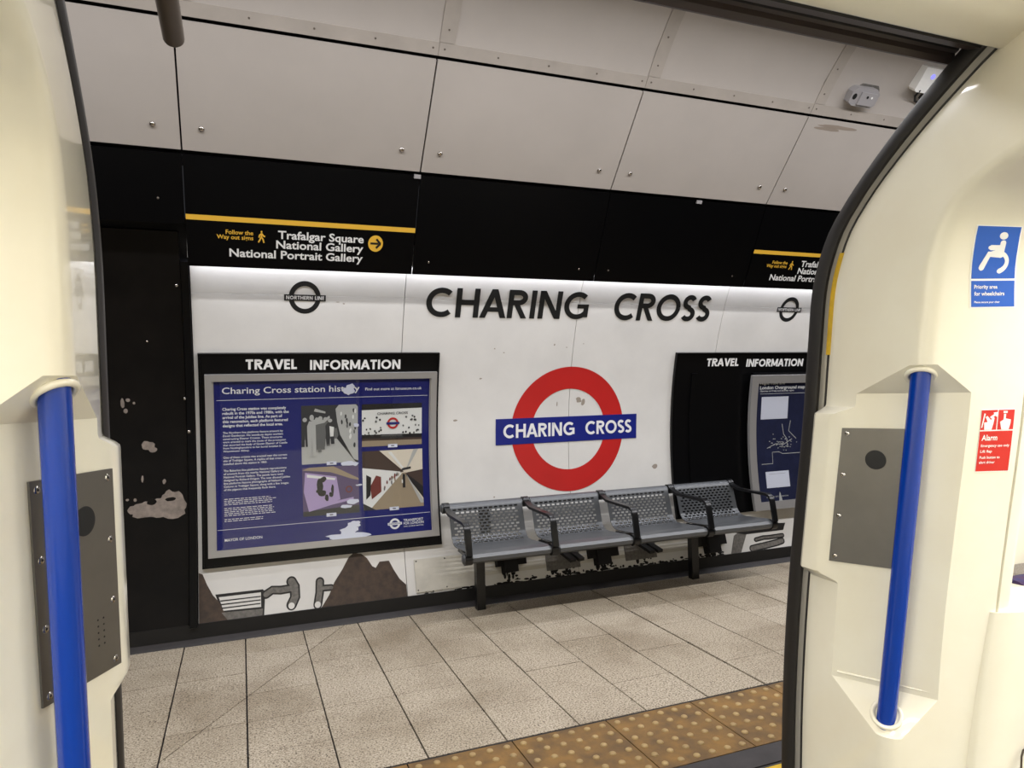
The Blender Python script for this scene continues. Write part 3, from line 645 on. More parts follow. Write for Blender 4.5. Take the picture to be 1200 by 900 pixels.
# generic striped block and two plain T-handled shapes
artp([(-.286, .118), (-.286, .16), (-.10, .15), (.0, .125), (.1, .118)], M['art'], 'dark_foot', .0009)
artp([pr(252, 697), pr(305, 691), pr(308, 694), pr(308, 724), pr(302, 730), pr(270, 731), pr(258, 711)], M['artink'], 'block_outline', .0011)
artp([pr(256, 700), pr(303, 694.5), pr(304, 711), pr(262, 715)], M['white'], 'block_face', .0014)
for i in range(3): artp([pr(258 + i, 703.5 + i * 4), pr(303, 698.5 + i * 4), pr(303, 699.8 + i * 4), pr(258 + i, 705 + i * 4)], M['artink'], 'stripe', .0017)
artp([pr(260, 717), pr(306, 713), pr(306, 724), pr(268, 728)], M['artgrey'], 'stripe', .0016)
def hshape(pts, w, name):
    for ww, mt, oo in ((w, M['artink'], .0012), (w - .022, M['artgrey'], .0018)):
        mb = MB()
        for st in pts:
            for q in ribbon(st, ww): mb.prism(q, wall, 0, oo)
            for e_ in (st[0], st[-1]): mb.prism(arc(e_[0], e_[1], ww / 2, ww / 2, 0, 345, 16), wall, 0, oo)
        obj(name, mb, mt, art)
hshape([[pr(309, 697), pr(316, 692), pr(326, 692), pr(338, 690)]], .058, 'handle')
hshape([[pr(338, 682), pr(342, 688), pr(343, 700), pr(339, 709)]], .070, 'handle')
hshape([[pr(373, 690), pr(386, 689)]], .045, 'handle')
hshape([[pr(372, 682), pr(372, 695), pr(370, 709)]], .060, 'handle')
for p in (pr(339, 710), pr(370, 709)):
    mb = MB(); mb.prism(arc(p[0], p[1], .021, .021, 0, 345, 16), wall, 0, .0024); obj('handle_end', mb, M['white'], art)
art2 = thing('wall_print', 'black printed tool-like fragments on the white wall below the right notice board', 'mural', (4.4, 5.12, .12))
art_, art = art, art2
artp([(4.03, .12), (4.14, .12), (4.24, .27), (4.20, .315), (4.10, .27)], M['artgrey'], 'slanted_bar'); artp([(4.10, .30), (4.16, .36), (4.70, .33), (4.66, .27), (4.22, .27)], M['artink'], 'cross_bar', .0016)
hshape([[(4.33, .215), (4.42, .225), (4.47, .222)], [(4.47, .222), (4.64, .225)]], .04, 'handle'); hshape([[(4.27, .145), (4.38, .155)], [(4.40, .155), (4.56, .17), (4.62, .18)]], .06, 'handle')
art = art_
# riveted cover panel and old fixings on the wall under the bench
cp = tag(obj('cover_panel', slab(MB(), wall, 1.186, 1.70, .140, .372, 0, .012, 3), M['dirty_white']), 'flat white cover panel riveted low on the wall behind the left bench leg', 'panel')
for (x, z) in ((1.20, .155), (1.42, .155), (1.20, .358), (1.42, .358), (1.685, .155), (1.685, .358)):
    obj('rivet', MB().disc(wall(x, z, .012), (0, -1, .2), .006, .003, 8, True), M['skirt'], cp)
rb = tag(obj('ribbed_strip', MB(), M['white']), 'pale ribbed strip low on the white wall behind the bench', 'panel')
mb = MB()
for i in range(5): slab(mb, wall, 1.72, 3.98, .20 + i * .036, .226 + i * .036, 0, .004)
me_old = rb.data; bpy.data.objects.remove(rb)
rb = tag(obj('ribbed_strip', mb, M['dirty_white']), 'pale ribbed strip low on the white wall behind the bench legs', 'panel')
def stub(x0, x1, z0, z1, plate, label):
    t = thing('wall_bracket', label, 'bracket', ((x0 + x1) / 2, 5.18, z0), 'old brackets under the bench')
    if plate:
        obj('back_plate', slab(MB(), wall, x0, x1, z0, z1, .004, .014, 2), M['artgrey'], t)
        for i in range(2):
            xx = x0 + (x1 - x0) * (.42 + .25 * i); a = Vector(wall(xx, z1 - .03, .01)); b = a + Vector((.03, -.20, -.055))
            obj('bar', MB().tube([a, b], 0, sq=(.026, .012)), M['skirt'], t)
    else:
        obj('block', slab(MB(), wall, x0, x1, z0 + (z1 - z0) * .35, z1, .004, .07, 2), M['soot'], t)
        obj('block', slab(MB(), wall, x0 + (x1 - x0) * .2, x0 + (x1 - x0) * .65, z0, z1, .004, .10, 2), M['soot'], t)
    mb = MB()
    for i in range(16): a = random.gauss((x0 + x1) / 2, (x1 - x0) * .16); mb.prism(blob(a, z0 + random.uniform(-.035, .03), random.uniform(.006, .02), random.uniform(.006, .03), 9, .5), wall, .0044 + i * .0002, .0050 + i * .0002)
    q = obj('soot_stain', mb, M['soot'], t); q['kind'] = 'stuff'
stub(1.82, 2.06, .20, .34, False, 'sooty black bracket block under the first seat from the left')
stub(2.25, 2.545, .175, .36, True, 'grey plate with two black bars under the second seat from the left')
stub(2.62, 2.88, .17, .33, False, 'sooty black bracket block under the middle of the bench')
stub(2.97, 3.27, .175, .35, True, 'grey plate with two black bars under the third seat from the left')
stub(3.70, 3.96, .15, .33, False, 'sooty black bracket block beside the right bench leg')
mb = MB()
for i in range(150):
    x = random.uniform(1.25, 3.95); mb.prism(blob(x, .125 + abs(random.gauss(0, .012)), random.uniform(.004, .03), random.uniform(.003, .012), 7, .5), wall, .0002, .0009 + i * 1e-6)
q = obj('grime', mb, M['soot'], wallb); q['kind'] = 'stuff'
# dirt marks on the white wall
mb = MB()
for (x, z, r, s) in ((2.62, 1.53, .03, .02), (2.66, 1.51, .02, .03), (2.42, 1.50, .006, .02), (3.02, 1.14, .004, .004), (1.75, 1.72, .012, .006), (1.86, .78, .008, .006), (1.85, 1.95, .006, .006), (1.93, 1.92, .009, .004), (1.55, 1.4, .02, .008), (3.36, .93, .03, .02), (.65, 2.27, .014, .003), (.69, 2.26, .01, .004), (2.36, 1.98, .006, .008), (2.47, 1.96, .006, .005), (2.62, 1.99, .005, .005)):
    mb.prism(blob(x, z, r, s, 12, .5), wall, .0002, .0008)
dm = obj('wall_mark', mb, M['smudge'], wallb); dm['kind'] = 'stuff'

# ------------------------------------------------------------------ bench
bench = thing('bench', 'long grey perforated steel platform bench with four seats and black armrests under the red roundel', 'bench', (2.73, 4.95, 0))
BX0, BX1 = 1.392, 4.075; SP = (BX1 - BX0) / 4
sec = [(4.60, .437), (4.575, .440), (4.553, .456), (4.550, .482), (4.565, .503), (4.60, .512), (4.70, .505), (4.80, .497), (4.90, .49), (4.95, .492), (4.99, .508), (5.018, .54), (5.036, .60), (5.053, .66), (5.070, .72), (5.083, .752), (5.10, .772), (5.122, .777), (5.14, .767), (5.146, .75)]
def seat_shell(x0, x1):
    acc = [0]
    for a, b in zip(sec, sec[1:]): acc.append(acc[-1] + math.hypot(b[0] - a[0], b[1] - a[1]))
    def at(s):
        for i in range(len(acc) - 1):
            if s <= acc[i + 1] + 1e-9:
                t = (s - acc[i]) / (acc[i + 1] - acc[i]); a, b = sec[i], sec[i + 1]; l = acc[i + 1] - acc[i]
                return a[0] + (b[0] - a[0]) * t, a[1] + (b[1] - a[1]) * t, -(b[1] - a[1]) / l, (b[0] - a[0]) / l
    T = acc[-1]; fr = acc[9] + .0; bk = acc[15] - .012           # perforated stretch
    ss = [(s, False) for s in acc[:7]]; n = int((bk - fr) / .0225); pit = (bk - fr) / n; s = fr; rows_ = []
    lv = sorted(set([round(a, 5) for a in acc[:10]] + [round(a, 5) for a in acc[15:]])); hole_rows = {}
    for i in range(n):
        lv += [round(fr + pit * i + .005, 5), round(fr + pit * i + .0180, 5)]; hole_rows[round(fr + pit * i + .005, 5)] = i
    lv = sorted(lv)
    nc = 13; mg = .028; p = (x1 - x0 - 2 * mg) / nc; xs = [x0]
    for c in range(nc):
        b = x0 + mg + p * c; xs += [b, b + p * .17, b + p * .5, b + p * .67]
    xs += [x1 - mg, x1]
    mb = MB(); nx = len(xs); th = .006
    rowsT = []
    for s in lv:
        y, z, ny, nz = at(min(s, T)); rowsT.append([(x, y + ny * 0, z + nz * 0) for x in xs] + [(x, y - ny * th, z - nz * th) for x in xs])
    mb.v = [p_ for r in rowsT for p_ in r]; N = 2 * nx
    def hole(i, j):
        if not (0 <= i < len(lv) - 1 and 0 <= j < nx - 1): return True
        if lv[i] not in hole_rows or j < 1 or j >= 1 + 4 * nc: return False
        q = (j - 1) % 4; odd = hole_rows[lv[i]] % 2
        if odd and j - 1 >= 4 * nc - 2 or (odd and j - 1 < 1): return False
        return q in ((2, 3, 0) if odd else (0, 1, 2))
    for i in range(len(lv) - 1):
        for j in range(nx - 1):
            if hole(i, j): continue
            a, b, c, d = i * N + j, i * N + j + 1, (i + 1) * N + j + 1, (i + 1) * N + j
            mb.f += [[a, b, c, d], [a + nx, d + nx, c + nx, b + nx]]; mb.m += [0, 0]
            for (di, dj, e0, e1) in ((-1, 0, a, b), (1, 0, d, c), (0, -1, a, d), (0, 1, b, c)):
                if hole(i + di, j + dj): mb.f.append([e0, e1, e1 + nx, e0 + nx]); mb.m.append(0)
    return mb
s0 = obj('seat', seat_shell(BX0 + .050, BX0 + SP - .028), M['bench'], bench, smooth=40)
for i in range(1, 4): q = s0.copy(); COL.objects.link(q); q.location = s0.location + Vector((i * SP, 0, 0)) * SC
obj('front_tube', MB().tube([(BX0, 4.585, .474), (BX1, 4.585, .474)], .028, 18), M['bench'], bench, smooth=40)
obj('back_tube', MB().tube([(BX0, 5.117, .742), (BX1, 5.117, .742)], .026, 18), M['bench'], bench, smooth=40)
obj('support_beam', MB().box((BX0 + .2, 4.90, .40), (BX1 - .2, 4.985, .455)), M['benchblack'], bench)
for i in range(5):
    x = BX0 + .004 + i * SP if i < 4 else BX1 - .004
    x += (.03 if i == 0 else -.03 if i == 4 else .006)
    mb = MB().tube([(x, 4.545, .50), (x, 4.555, .56), (x, 4.575, .665), (x, 4.59, .695), (x, 4.625, .71), (x, 4.80, .712), (x, 4.98, .716), (x, 5.03, .73), (x, 5.085, .745)], 0, sq=(.022, .010))
    obj('armrest', mb, M['benchblack'], bench, smooth=50)
    obj('clamp', MB().tube([(x - .026, 4.583, .474), (x + .026, 4.583, .474)], .043, 18), M['benchblack'], bench, smooth=40)
    obj('clamp', MB().tube([(x - .024, 5.117, .744), (x + .024, 5.117, .744)], .041, 18), M['benchblack'], bench, smooth=40)
    obj('under_bracket', MB().tube([(x + .05 * (1 if i < 4 else -1), 4.60, .452), (x + .05 * (1 if i < 4 else -1), 4.94, .462)], 0, sq=(.012, .012)), M['benchblack'], bench)
for x in (BX0, BX1):
    s = -1 if x == BX0 else 1
    for (y, z, r) in ((4.583, .474, .036), (5.117, .744, .034)): obj('end_cap', MB().disc((x - s * .008, y, z), (s, 0, 0), r, .014, 18, True), M['bench'], bench, smooth=50)
for x in (1.635, 3.535):
    obj('leg', MB().box((x - .033, 4.935, 0), (x + .033, 4.995, .41)), M['benchblack'], bench)
obj('back_strap', MB().tube([(BX0 + .33, 5.045, .54), (BX0 + .33, 5.085, .70), (BX0 + .33, 5.12, .74)], 0, sq=(.045, .004)), M['artgrey'], bench)

# ------------------------------------------------------------------ devices on the ceiling
def dev(x, y, z):
    n = Vector((0, -.74, -.67)).normalized(); u = Vector((1, 0, 0)); v = n.cross(u)
    return lambda a, b, c: tuple(Vector((x, y, z)) + u * a + v * b + n * c)
f1 = dev(4.31, 3.835, 3.755)
t = thing('sensor_unit', 'pale grey box sensor on a round mount on the ceiling panels', 'sensor', (4.31, 3.83, 3.74))
obj('round_mount', MB().prism(arc(.045, .012, .115, .085, 0, 345, 24), f1, -.02, .02), M['artgrey'], t)
obj('housing', MB().prism([(-.13, -.055), (-.09, -.075), (.09, -.075), (.12, -.05), (.12, .03), (.08, .06), (-.10, .055), (-.135, .02)], f1, .0, .075), M['device'], t)
obj('face_plate', MB().prism([(-.055, -.06), (.09, -.06), (.09, .03), (-.055, .03)], f1, .075, .086), M['device'], t)
mb = MB(); mb.prism(arc(-.10, -.01, .018, .022, 0, 330, 12), f1, .075, .077); obj('port', mb, M['hole'], t); mb = MB(); mb.prism(arc(.01, .0, .01, .01, 0, 330, 10), f1, .086, .088); obj('port', mb, M['hole'], t)
obj('status_light', MB().prism(arc(.05, .0, .008, .008, 0, 330, 10), f1, .086, .089), M['signwhite'], t)
f2 = dev(4.80, 3.70, 3.865)
mb = MB()
for (a, b, c, d) in ((-.02, .075, .13, .035), (.06, .07, .09, .03), (-.10, .05, .05, .03)): mb.prism(blob(a, b, c, d, 16, .35), f1, -.0002, .0008)
obj('soot_ring', mb, M['soot'], t)['kind'] = 'stuff'
mb = MB()
for (x, t_, c, d) in ((4.24, .93, .20, .022), (4.16, .90, .12, .018)): mb.prism([(x + c * (a - x) , t_ + (b - t_)) for a, b in blob(x, t_, 1, d, 16, .3)], low, .0002, .001)
obj('drip_stain', mb, M['smudge2'], ceil)['kind'] = 'stuff'
t = thing('camera_unit', 'white ceiling box with a blue light in the top right corner beside the door edge', 'camera', (4.85, 3.65, 3.85))
obj('housing', MB().prism([(-.10, -.06), (-.085, -.075), (.10, -.075), (.115, -.06), (.115, .10), (-.10, .10)], f2, .0, .07), M['signwhite'], t)
obj('blue_light', MB().prism(arc(.0, .045, .017, .017, 0, 330, 14), f2, .07, .073), M['led'], t)
obj('cable', MB().tube([f2(-.05, -.06, .07), f2(-.03, -.11, .04), f2(.03, -.15, .005), f2(.12, -.17, .003)], .008, 8).tube([f2(.02, -.07, .05), f2(.04, -.12, .02), f2(.09, -.13, .003)], .008, 8), M['hole'], t)
# hanging pipe end over the platform edge
hp = tag(obj('hanging_arm', MB().tube([(-.196, 2.2, 4.40), (-.196, 2.2, 3.0), (-.196, 2.23, 2.93), (-.196, 2.3, 2.90), (-.196, 2.70, 2.885)], .036, 20), M['pipe'], smooth=40), 'dull brown-grey metal arm hanging over the platform at the top left', 'bracket')

# ================================================================== TRAIN
# profile of the car side: s -> outer (door plane) and inner (lining corner) points
TB = [(-.10, 1.615, -.10, 1.305, -.10), (.3, 1.605, .3, 1.295, .3), (.513, 1.60, .513, 1.29, .513), (.762, 1.583, .762, 1.273, .762), (1.01, 1.556, 1.01, 1.246, 1.01), (1.253, 1.519, 1.253, 1.209, 1.253),
      (1.49, 1.480, 1.49, 1.170, 1.49), (1.717, 1.450, 1.717, 1.140, 1.71), (1.85, 1.430, 1.85, 1.120, 1.838), (1.934, 1.400, 1.934, 1.098, 1.905), (2.0, 1.362, 2.0, 1.075, 1.952), (2.072, 1.295, 2.072, 1.032, 2.0),
      (2.13, 1.230, 2.13, .985, 2.03), (2.189, 1.157, 2.189, .925, 2.055), (2.25, 1.076, 2.248, .85, 2.08), (2.31, .985, 2.308, .77, 2.10), (2.45, .87, 2.36, .64, 2.14), (2.55, .75, 2.38, .54, 2.16)]
def car(s, w):
    for i in range(len(TB) - 1):
        if s <= TB[i + 1][0] or i == len(TB) - 2:
            def cr(c):                                           # Catmull-Rom in the table
                p = [TB[max(min(i + d, len(TB) - 1), 0)] for d in (-1, 0, 1, 2)]; t = (s - p[1][0]) / (p[2][0] - p[1][0])
                m1 = (p[2][c] - p[0][c]) / max(p[2][0] - p[0][0], 1e-6) * (p[2][0] - p[1][0]); m2 = (p[3][c] - p[1][c]) / max(p[3][0] - p[1][0], 1e-6) * (p[2][0] - p[1][0])
                return (2 * t ** 3 - 3 * t * t + 1) * p[1][c] + (t ** 3 - 2 * t * t + t) * m1 + (-2 * t ** 3 + 3 * t * t) * p[2][c] + (t ** 3 - t * t) * m2
            oy, oz, iy, iz = cr(1), cr(2), cr(3), cr(4)
            return oy + (iy - oy) * w, oz + (iz - oz) * w
def lerp(a, b, t): return a + (b - a) * t
SIDE = {'R': (1.411, 1), 'L': (-.226, -1)}
LINE = {'R': 1.411, 'L': -.213}
def jp(side, u, w, s, lining=True):
    xe, d = SIDE[side]; xe = LINE[side] if lining else xe; y, z = car(s, w); return (xe + d * u, y, z)
def face_w(u): return 1.12 + 1.129 * (u - .002)
def section(s):
    def rmp(a, b, q): return min(max((q - a) / (b - a), 0), 1)
    c = rmp(.756, .848, s) * (1 - rmp(1.578, 1.645, s))
    bx = rmp(1.092, 1.118, s) * (1 - rmp(1.525, 1.548, s)); bx = bx * bx * (3 - 2 * bx)
    P0 = (.020, .20); P1 = (.012, .27); P2 = (.006, .42)
    A0, B0 = (.003, 1.01), (.034, face_w(.034)); A1, B1 = (.004, .555), (.112, face_w(.112))
    A = (lerp(A0[0], A1[0], c), lerp(A0[1], A1[1], c)); B = (lerp(B0[0], B1[0], c), lerp(B0[1], B1[1], c))
    if bx > 0:
        k = bx; P0 = (lerp(.020, -.012, k), lerp(.20, .185, k)); P1 = (lerp(P1[0], -.022, k), lerp(P1[1], .23, k)); P2 = (lerp(P2[0], -.0235, k), lerp(P2[1], .37, k)); A = (lerp(A[0], -.0195, k), lerp(A[1], .407, k))
    pts = [P0, P1, P2, A]
    # corner: quadratic towards the virtual corner when not chamfered
    K = (.0025, 1.12); n = 8
    for i in range(1, n):
        t = i / n; q = (1 - c) * (1 if c == 0 else .35 * (1 - c))
        sx, sw = lerp(A[0], B[0], t), lerp(A[1], B[1], t)
        bxx = (1 - t) ** 2 * A[0] + 2 * t * (1 - t) * K[0] + t * t * B[0]; bww = (1 - t) ** 2 * A[1] + 2 * t * (1 - t) * K[1] + t * t * B[1]
        pts.append((lerp(sx, bxx, q), lerp(sw, bww, q)))
    pts.append(B)
    for t in (.33, .66, 1): u = lerp(B[0], .226, t); pts.append((u, face_w(u)))
    pts.append((.228, face_w(.226) - .10))
    return pts
SL = sorted(set([-.1, .1, .3, .5, .65, .70, .735, .752, .756, .761, .775, .79, .81, .83, .844, .848, .852, .87, .95, 1.05, 1.085, 1.092, 1.098, 1.104, 1.11, 1.118, 1.13, 1.2, 1.3, 1.4, 1.5, 1.522, 1.528, 1.534, 1.54, 1.545, 1.552, 1.565, 1.574, 1.578, 1.582, 1.595, 1.61, 1.625, 1.636, 1.641, 1.645, 1.649, 1.68, 1.72] + [1.75 + .03 * i for i in range(27)]))
for side in 'RL':
    rt_ = side == 'R'
    xe, d = SIDE[side]
    pil = thing('door_pillar', 'cream moulded door pillar lining on the %s side of the train doorway' % ('right' if rt_ else 'left'), 'panel', (xe + d * .1, 1.4, 0), 'cream door pillars')
    obj('lining', MB().grid([[jp(side, u * (.62 if u < 0 and not rt_ else 1), w, s) for u, w in section(s)] for s in SL]), M['cream'], pil, smooth=24)
    # grey aluminium strip between the door leaf and the lining
    gp = [(.006, .10), (.012, .15), (.014, .175), (.019, .20), (.022, .205), (.03, .22)]
    obj('grey_strip', MB().grid([[jp(side, u, w, s, False) for u, w in gp] for s in SL if s < 2.46]), M['greyframe'], pil, smooth=60)
    obj('dark_gasket', MB().grid([[jp(side, u, w, s, False) for u, w in ((.017, .19), (.0185, .206), (.024, .21))] for s in SL if s < 2.46]), M['rubber'], pil, smooth=60)
    if rt_:
        obj('yellow_strip', MB().grid([[jp(side, u, w, 1.68 + .02 * i) for u, w in ((.012, .188), (.0145, .188), (.018, .218), (.018, .222))] for i in range(14)]), M['yellow'], pil, smooth=60)
    # steel plate on the chamfer
    vw = lambda t: (.172 + t) / .31
    def ch(t, s, o): return jp(side, .004 + .51 * t - o * .89, vw(t) + o / .31 * .45, s)
    ta, tb = -.023, .134
    sa, sb = 1.150, 1.492
    def plate_poly():
        c_ = .008; P_ = []
        for (cx, cy, a0) in ((tb - c_, sb - c_, 0), (ta + c_, sb - c_, 90), (ta + c_, sa + c_, 180), (tb - c_, sa + c_, 270)):
            for k in range(4): a = math.radians(a0 + 30 * k); P_.append((cx + c_ * math.cos(a), cy + c_ * math.sin(a)))
        return P_
    mb = MB(); c_ = .006
    slab(mb, lambda a, b, o: ch(a, b, o), ta, tb, sa, sb, .001, .0045, 6)
    pl = obj('steel_plate', mb, M['steel'], pil, smooth=30)
    for tt in (ta + .012, tb - .012):
        for q in range(4):
            sz = sa + .014 + (sb - sa - .028) * q / 3
            c0 = Vector(ch(tt, sz, .0045)); nn = Vector(ch(tt, sz, .0145)) - c0
            mb = MB().disc(c0, nn, .0062, .0016, 14, True); obj('screw', mb, M['bolt'], pl, smooth=50)
            obj('screw', MB().disc(c0 + nn.normalized() * .0014, nn, .0022, .0006, 6), M['hole'], pl)
    ht = .052 if rt_ else .042; c0 = Vector(ch(ht, 1.415, .0060)); nn = Vector(ch(ht, 1.415, .0144)) - c0
    obj('round_opening', MB().disc(c0, nn, .0235, .0008, 28), M['hole'], pl)
    mb = MB()
    for i in range(2):
        for j in range(5): c0 = Vector(ch(.012 + .012 * i, 1.245 - .011 * j, .0044)); mb.disc(c0, nn, .0018, .0006, 6)
    if not rt_: obj('speaker_hole', mb, M['hole'], pl)['kind'] = 'stuff'
    # pole
    xp = 1.445 if rt_ else -.243
    top, bot = Vector((xp, 1.136, 1.668)), Vector((xp, 1.273, .742))
    ax = (top - bot).normalized()
    tag(obj('grab_pole', MB().tube([bot - ax * .05, top + ax * .04], .0212, 28), M['pole'], smooth=40), 'blue painted grab pole set in the cream pillar on the %s of the doorway' % ('right' if rt_ else 'left'), 'pole', 'blue grab poles')
    def torus(c, axis, R_, r_, name):
        a = axis.orthogonal().normalized(); b = axis.cross(a); rows_ = []
        for i in range(29):
            th_ = i * math.tau / 28; e_ = a * math.cos(th_) + b * math.sin(th_)
            rows_.append([c + e_ * (R_ + r_ * math.cos(k * math.tau / 10)) + axis * (r_ * math.sin(k * math.tau / 10)) for k in range(10)])
        obj(name, MB().grid(rows_, 0, True), M['cream'], pil, smooth=60)
    def on_pole(z): return bot + (top - bot) * ((z - bot.z) / (top.z - bot.z))
    torus(on_pole(1.616), Vector((-d * .42, -.32, -.85)).normalized(), .0285, .0058, 'collar')
    torus(on_pole(.798), Vector((-d * .60, -.44, .67)).normalized(), .0315, .0055, 'collar')
    obj('ledge_rim', MB().tube([jp(side, u, w, .862) for u, w in ((.008, .60), (.058, .90), (.108, 1.20))], .0028, 8), M['cream'], pil, smooth=50)
    # sliding door leaf, drawn back into its pocket
    dl = thing('sliding_door', 'edge of the open sliding door leaf with black rubber, %s side' % ('right' if rt_ else 'left'), 'door', (xe + d * .2, 1.55, 0), 'open sliding door leaves')
    ss_ = [s for s in SL if .02 < s < 2.40]
    def loop(u0, u1, w0, w1): return MB().grid([[jp(side, u, w, s, False) for u, w in ((u0 + .004, w0), (u0, w0 + (w1 - w0) * .2), (u0, w1 - (w1 - w0) * .25), (u0 + .005, w1), (u1, w1), (u1, w0))] for s in ss_], 0, True)
    obj('rubber_edge', loop(-.002, .03, .015, .148), M['rubber'], dl, smooth=50)
    obj('door_leaf', loop(.03, .36, .03, .13), M['greyframe'], dl, smooth=40)
    # wall lining beyond the pillar
    nb = tag(obj('side_lining', MB().grid([[jp(side, u, w, s) for u, w in ((.232, face_w(.232) - .1), (.232, face_w(.232)), (.250, face_w(.25)), (.258, face_w(.25)), (.268, face_w(.25) - .1), (.29, .5), (.5, .45), (2.4, .45))] for s in SL if s > 1.04]), M['cream'], smooth=45),
             'cream wall lining beyond the %s door pillar' % ('right' if rt_ else 'left'), 'panel')
    bxp = [(.213, .9), (.213, face_w(.21) + .01), (.218, face_w(.218) + .03), (.26, face_w(.26) + .04), (.33, face_w(.33)), (.46, face_w(.33) - .05), (.50, 1.2), (.50, .3)]
    eb = MB().grid([[jp(side, u - .078 * (1.05 - s), w, s) for u, w in bxp] for s in (-.1, .3, .6, .9, 1.02, 1.045, 1.06)])
    eb.prism([(u, w) for u, w in bxp], lambda a, b, o: jp(side, a, b, o), 1.058, 1.0585)
    e_ = tag(obj('seat_end_panel', eb, M['cream'], smooth=45), 'low cream seat end moulding beside the %s door pillar' % ('right' if rt_ else 'left'), 'panel')
    if rt_:
        fr_ = MB()
        for q in (((.285, .55), (.285, .715)), ((.285, .715), (.292, .728)), ((.292, .728), (.36, .732)), ((.285, .55), (.292, .54)), ((.292, .54), (.36, .535))):
            fr_.tube([jp(side, a, face_w(.33) + .012 - (a - .33) * .5, b) for a, b in q], .0022, 6)
        obj('hatch_outline', fr_, M['creamd'], e_)
    # moquette seat beyond
    st = tag(obj('train_seat', MB().tube([(xe + d * .50, 1.27, 1.0), (xe + d * 1.6, 1.27, 1.0)], .07, 18).box((min(xe + d * .5, xe + d * 1.6), 1.22, .42), (max(xe + d * .5, xe + d * 1.6), 1.36, 1.0)).box((min(xe + d * .5, xe + d * 1.6), .75, .36), (max(xe + d * .5, xe + d * 1.6), 1.22, .52)), M['moquette'], smooth=40),
             'blue patterned moquette train seat beyond the %s door pillar' % ('right' if rt_ else 'left'), 'seat', 'moquette train seats')
# header over the doorway
hx0, hx1 = -.262, 1.447
hd = thing('door_header', 'dark brown-black ribbed header above the open train doorway', 'header', (.6, 1.0, 2.27))
def ext(sec_, mt, name, x0=hx0, x1=hx1, sm=None): return obj(name, MB().grid([[(x, y, z) for x in (x0, x1)] for y, z in sec_]), mt, hd, smooth=sm)
ext([(1.16, 2.46), (1.085, 2.318), (1.062, 2.292), (1.050, 2.287), (1.040, 2.296), (1.038, 2.306), (1.030, 2.309)], M['header'], 'outer_channel')
ext([(1.030, 2.309), (1.026, 2.318), (1.018, 2.318), (1.012, 2.309)], M['rubber'], 'groove')
ext([(1.012, 2.309), (1.004, 2.297), (.985, 2.283), (.960, 2.276)], M['header'], 'inner_channel')
ext([(.960, 2.276), (.957, 2.281), (.951, 2.281), (.948, 2.274), (.935, 2.266)], M['rubber'], 'inner_seal')
# train shell
def ext2(sec_, mt, name, x0, x1, sm=None, kind='structure'):
    return tag(obj(name, MB().grid([[(x, y, z) for x in (x0, x1)] for y, z in sec_]), mt, smooth=sm), kind=kind)
ext2([(.965, 2.34), (.935, 2.27), (.932, 2.263), (.926, 2.261), (.86, 2.283), (.74, 2.33), (.62, 2.40), (.4, 2.47), (0, 2.5), (-.6, 2.46), (-.95, 2.3), (-1.12, 1.95), (-1.2, 1.2), (-1.26, 0), (-1.26, -.04)], M['cream'], 'ceiling_1', -2.4, 3.6, 40)
tf = tag(obj('floor_1', MB().box((-2.4, -1.3, -.10), (3.6, 1.66, -.04)), M['carpet']), kind='structure')
obj('sill_plate', MB().box((-.25, 1.30, -.04), (1.44, 1.68, -.034)), M['steel'], tf)
for x in (-2.4, 3.6):
    tag(obj('wall_left_1' if x < 0 else 'wall_right_1', MB().box((x - .02, -1.3, -.04), (x + .02, 1.5, 2.45)), M['cream']), kind='structure')
tag(obj('wall_front', MB().grid([[(x, y, z) for x in (-2.4, 3.6)] for y, z in ((.965, 2.36), (1.16, 2.45), (1.40, 2.64), (1.7, 2.82))]), M['header']), kind='structure')
# ------------------------------------------------------------------ stickers on the right pillar
SK = [0.113, 1.88]
def fc(a, s, o):                                   # a = x position on the slanted right face, s height parameter, slightly skewed with the panel edge
    u = a - 1.411 - SK[0] * (s - SK[1]); w = face_w(u); x, y, z = jp('R', u, w, s); return (x - o * .33, y - o * .94, z)
w1 = thing('wheelchair_sign', 'blue and white priority sticker with wheelchair symbol on the right cream pillar', 'sign', fc(1.55, 1.85, 0))
xl, xr, s0_, s1_ = 1.492, 1.5835, 1.774, 1.985
obj('backing', slab(MB(), fc, xl - .003, xr + .003, s0_ - .003, s1_ + .003, 0, .0008, 6), M['signwhite'], w1)
sm = s0_ + (s1_ - s0_) * .285
mb = MB(); slab(mb, fc, xl, xr, sm + .004, s1_, 0, .0014, 5); slab(mb, fc, xl, xr, s0_, sm - .001, 0, .0014, 3); obj('blue_field', mb, M['signblue'], w1)
mb = MB()
def G(a, b): return (xl + (xr - xl) * a, s1_ - (s1_ - sm) * b)
mb.prism([G(*p) for p in arc(.636, .19, .095, .075, 0, 340, 20)], fc, .0014, .0020)
for stp, ww in (([(.647, .33), (.625, .57)], .125), ([(.37, .425), (.62, .425)], .10), ([(.62, .56), (.36, .55), (.21, .80)], .115), (arc(.54, .69, .25, .175, 72, -185, 30), .085)):
    for q in ribbon(stp, ww): mb.prism([G(*p) for p in q], fc, .0014, .0020)
    for e_ in (stp[0], stp[-1]): mb.prism([G(*p) for p in arc(e_[0], e_[1], ww / 2, ww / 2 * .8, 0, 340, 12)], fc, .0014, .0020)
obj('wheelchair_symbol', mb, M['signwhite'], w1)
mb = MB(); hh = sm - s0_
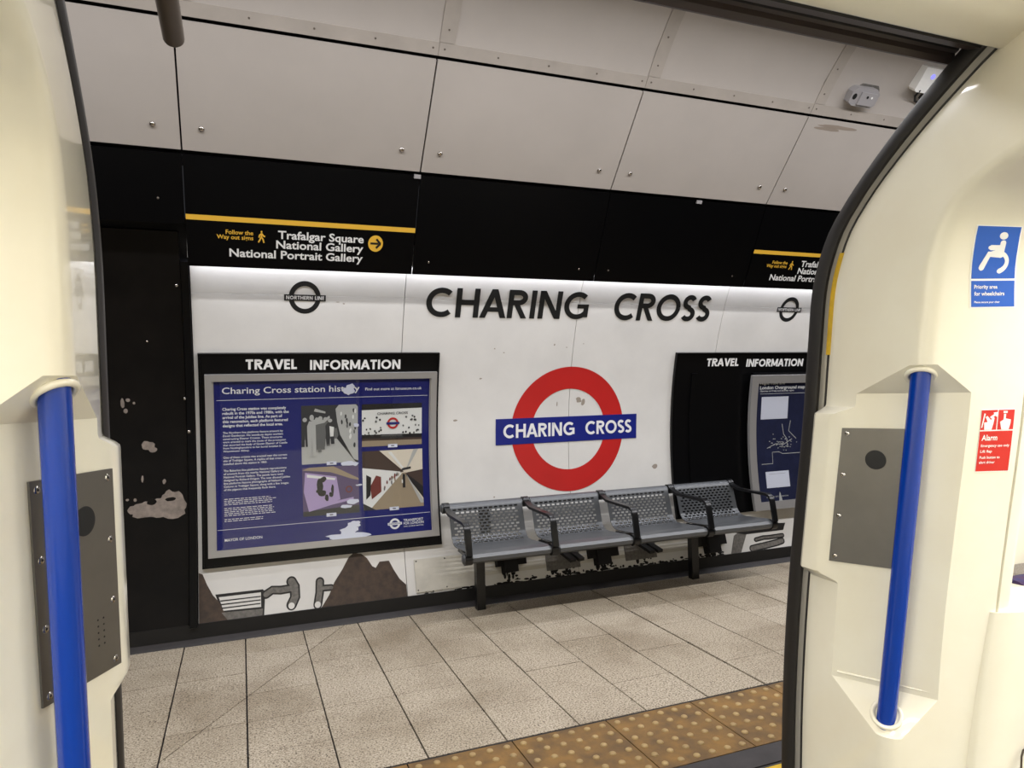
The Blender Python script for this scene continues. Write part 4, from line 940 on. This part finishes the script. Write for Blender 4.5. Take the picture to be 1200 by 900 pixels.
add_text(mb, 'Priority area', fc, xl + .006, xl + .055, s0_ + hh * .68, .0085, .002, .02); add_text(mb, 'for wheelchairs', fc, xl + .006, xl + .070, s0_ + hh * .42, .0085, .002, .02); add_text(mb, 'Please secure your chair', fc, xl + .006, xl + .060, s0_ + hh * .14, .0042, .002, .02)
obj('lettering', mb, M['signwhite'], w1)
SK[:] = [.012, 1.465]
a1 = thing('alarm_sign', 'red and white alarm sticker with hand symbols, low on the right cream pillar', 'sign', fc(1.6, 1.39, 0))
xl, xr, s0_, s1_ = 1.550, 1.6215, 1.395, 1.536
obj('backing', slab(MB(), fc, xl - .001, xr + .001, s0_ - .002, s1_ + .002, 0, .0008, 4), M['signwhite'], a1)
sm = s0_ + (s1_ - s0_) * .66
mb = MB(); slab(mb, fc, xl, xl + .0345, sm + .002, s1_, 0, .0014, 2); slab(mb, fc, xl + .037, xr, sm + .002, s1_, 0, .0014, 2); slab(mb, fc, xl, xr, s0_, sm - .001, 0, .0014, 3); obj('red_field', mb, M['signred'], a1)
mb = MB(); G = lambda a, b: (xl + (xr - xl) * a, sm + (s1_ - sm) * b)
for pl_ in ([(.12, .05), (.34, .05), (.38, .35), (.40, .62), (.34, .68), (.30, .50), (.18, .72), (.13, .66), (.20, .42), (.10, .40)], [(.02, .15), (.05, .15), (.12, .82), (.08, .85)], [(.26, .66), (.38, .80), (.36, .88), (.48, .90), (.47, .66), (.42, .72), (.30, .60)],
            [(.64, .05), (.86, .05), (.90, .35), (.90, .52), (.74, .58), (.74, .80), (.68, .80), (.68, .52), (.58, .42)], [(.66, .84), (.78, .84), (.78, .94), (.66, .94)]):
    mb.prism([G(*p) for p in pl_], fc, .0014, .002)
obj('hand_symbol', mb, M['signwhite'], a1)
mb = MB(); hh = sm - s0_
add_text(mb, 'Alarm', fc, xl + .005, xl + .039, s0_ + hh * .76, .0125, .002, .02)
for txt, k, ww in (('Emergency use only', .60, .051), ('Lift flap', .46, .021), ('Push button to', .31, .036), ('alert driver', .19, .028)): add_text(mb, txt, fc, xl + .005, xl + .005 + ww * 1.22, s0_ + hh * k, .0058, .002, .014)
obj('lettering', mb, M['signwhite'], a1)
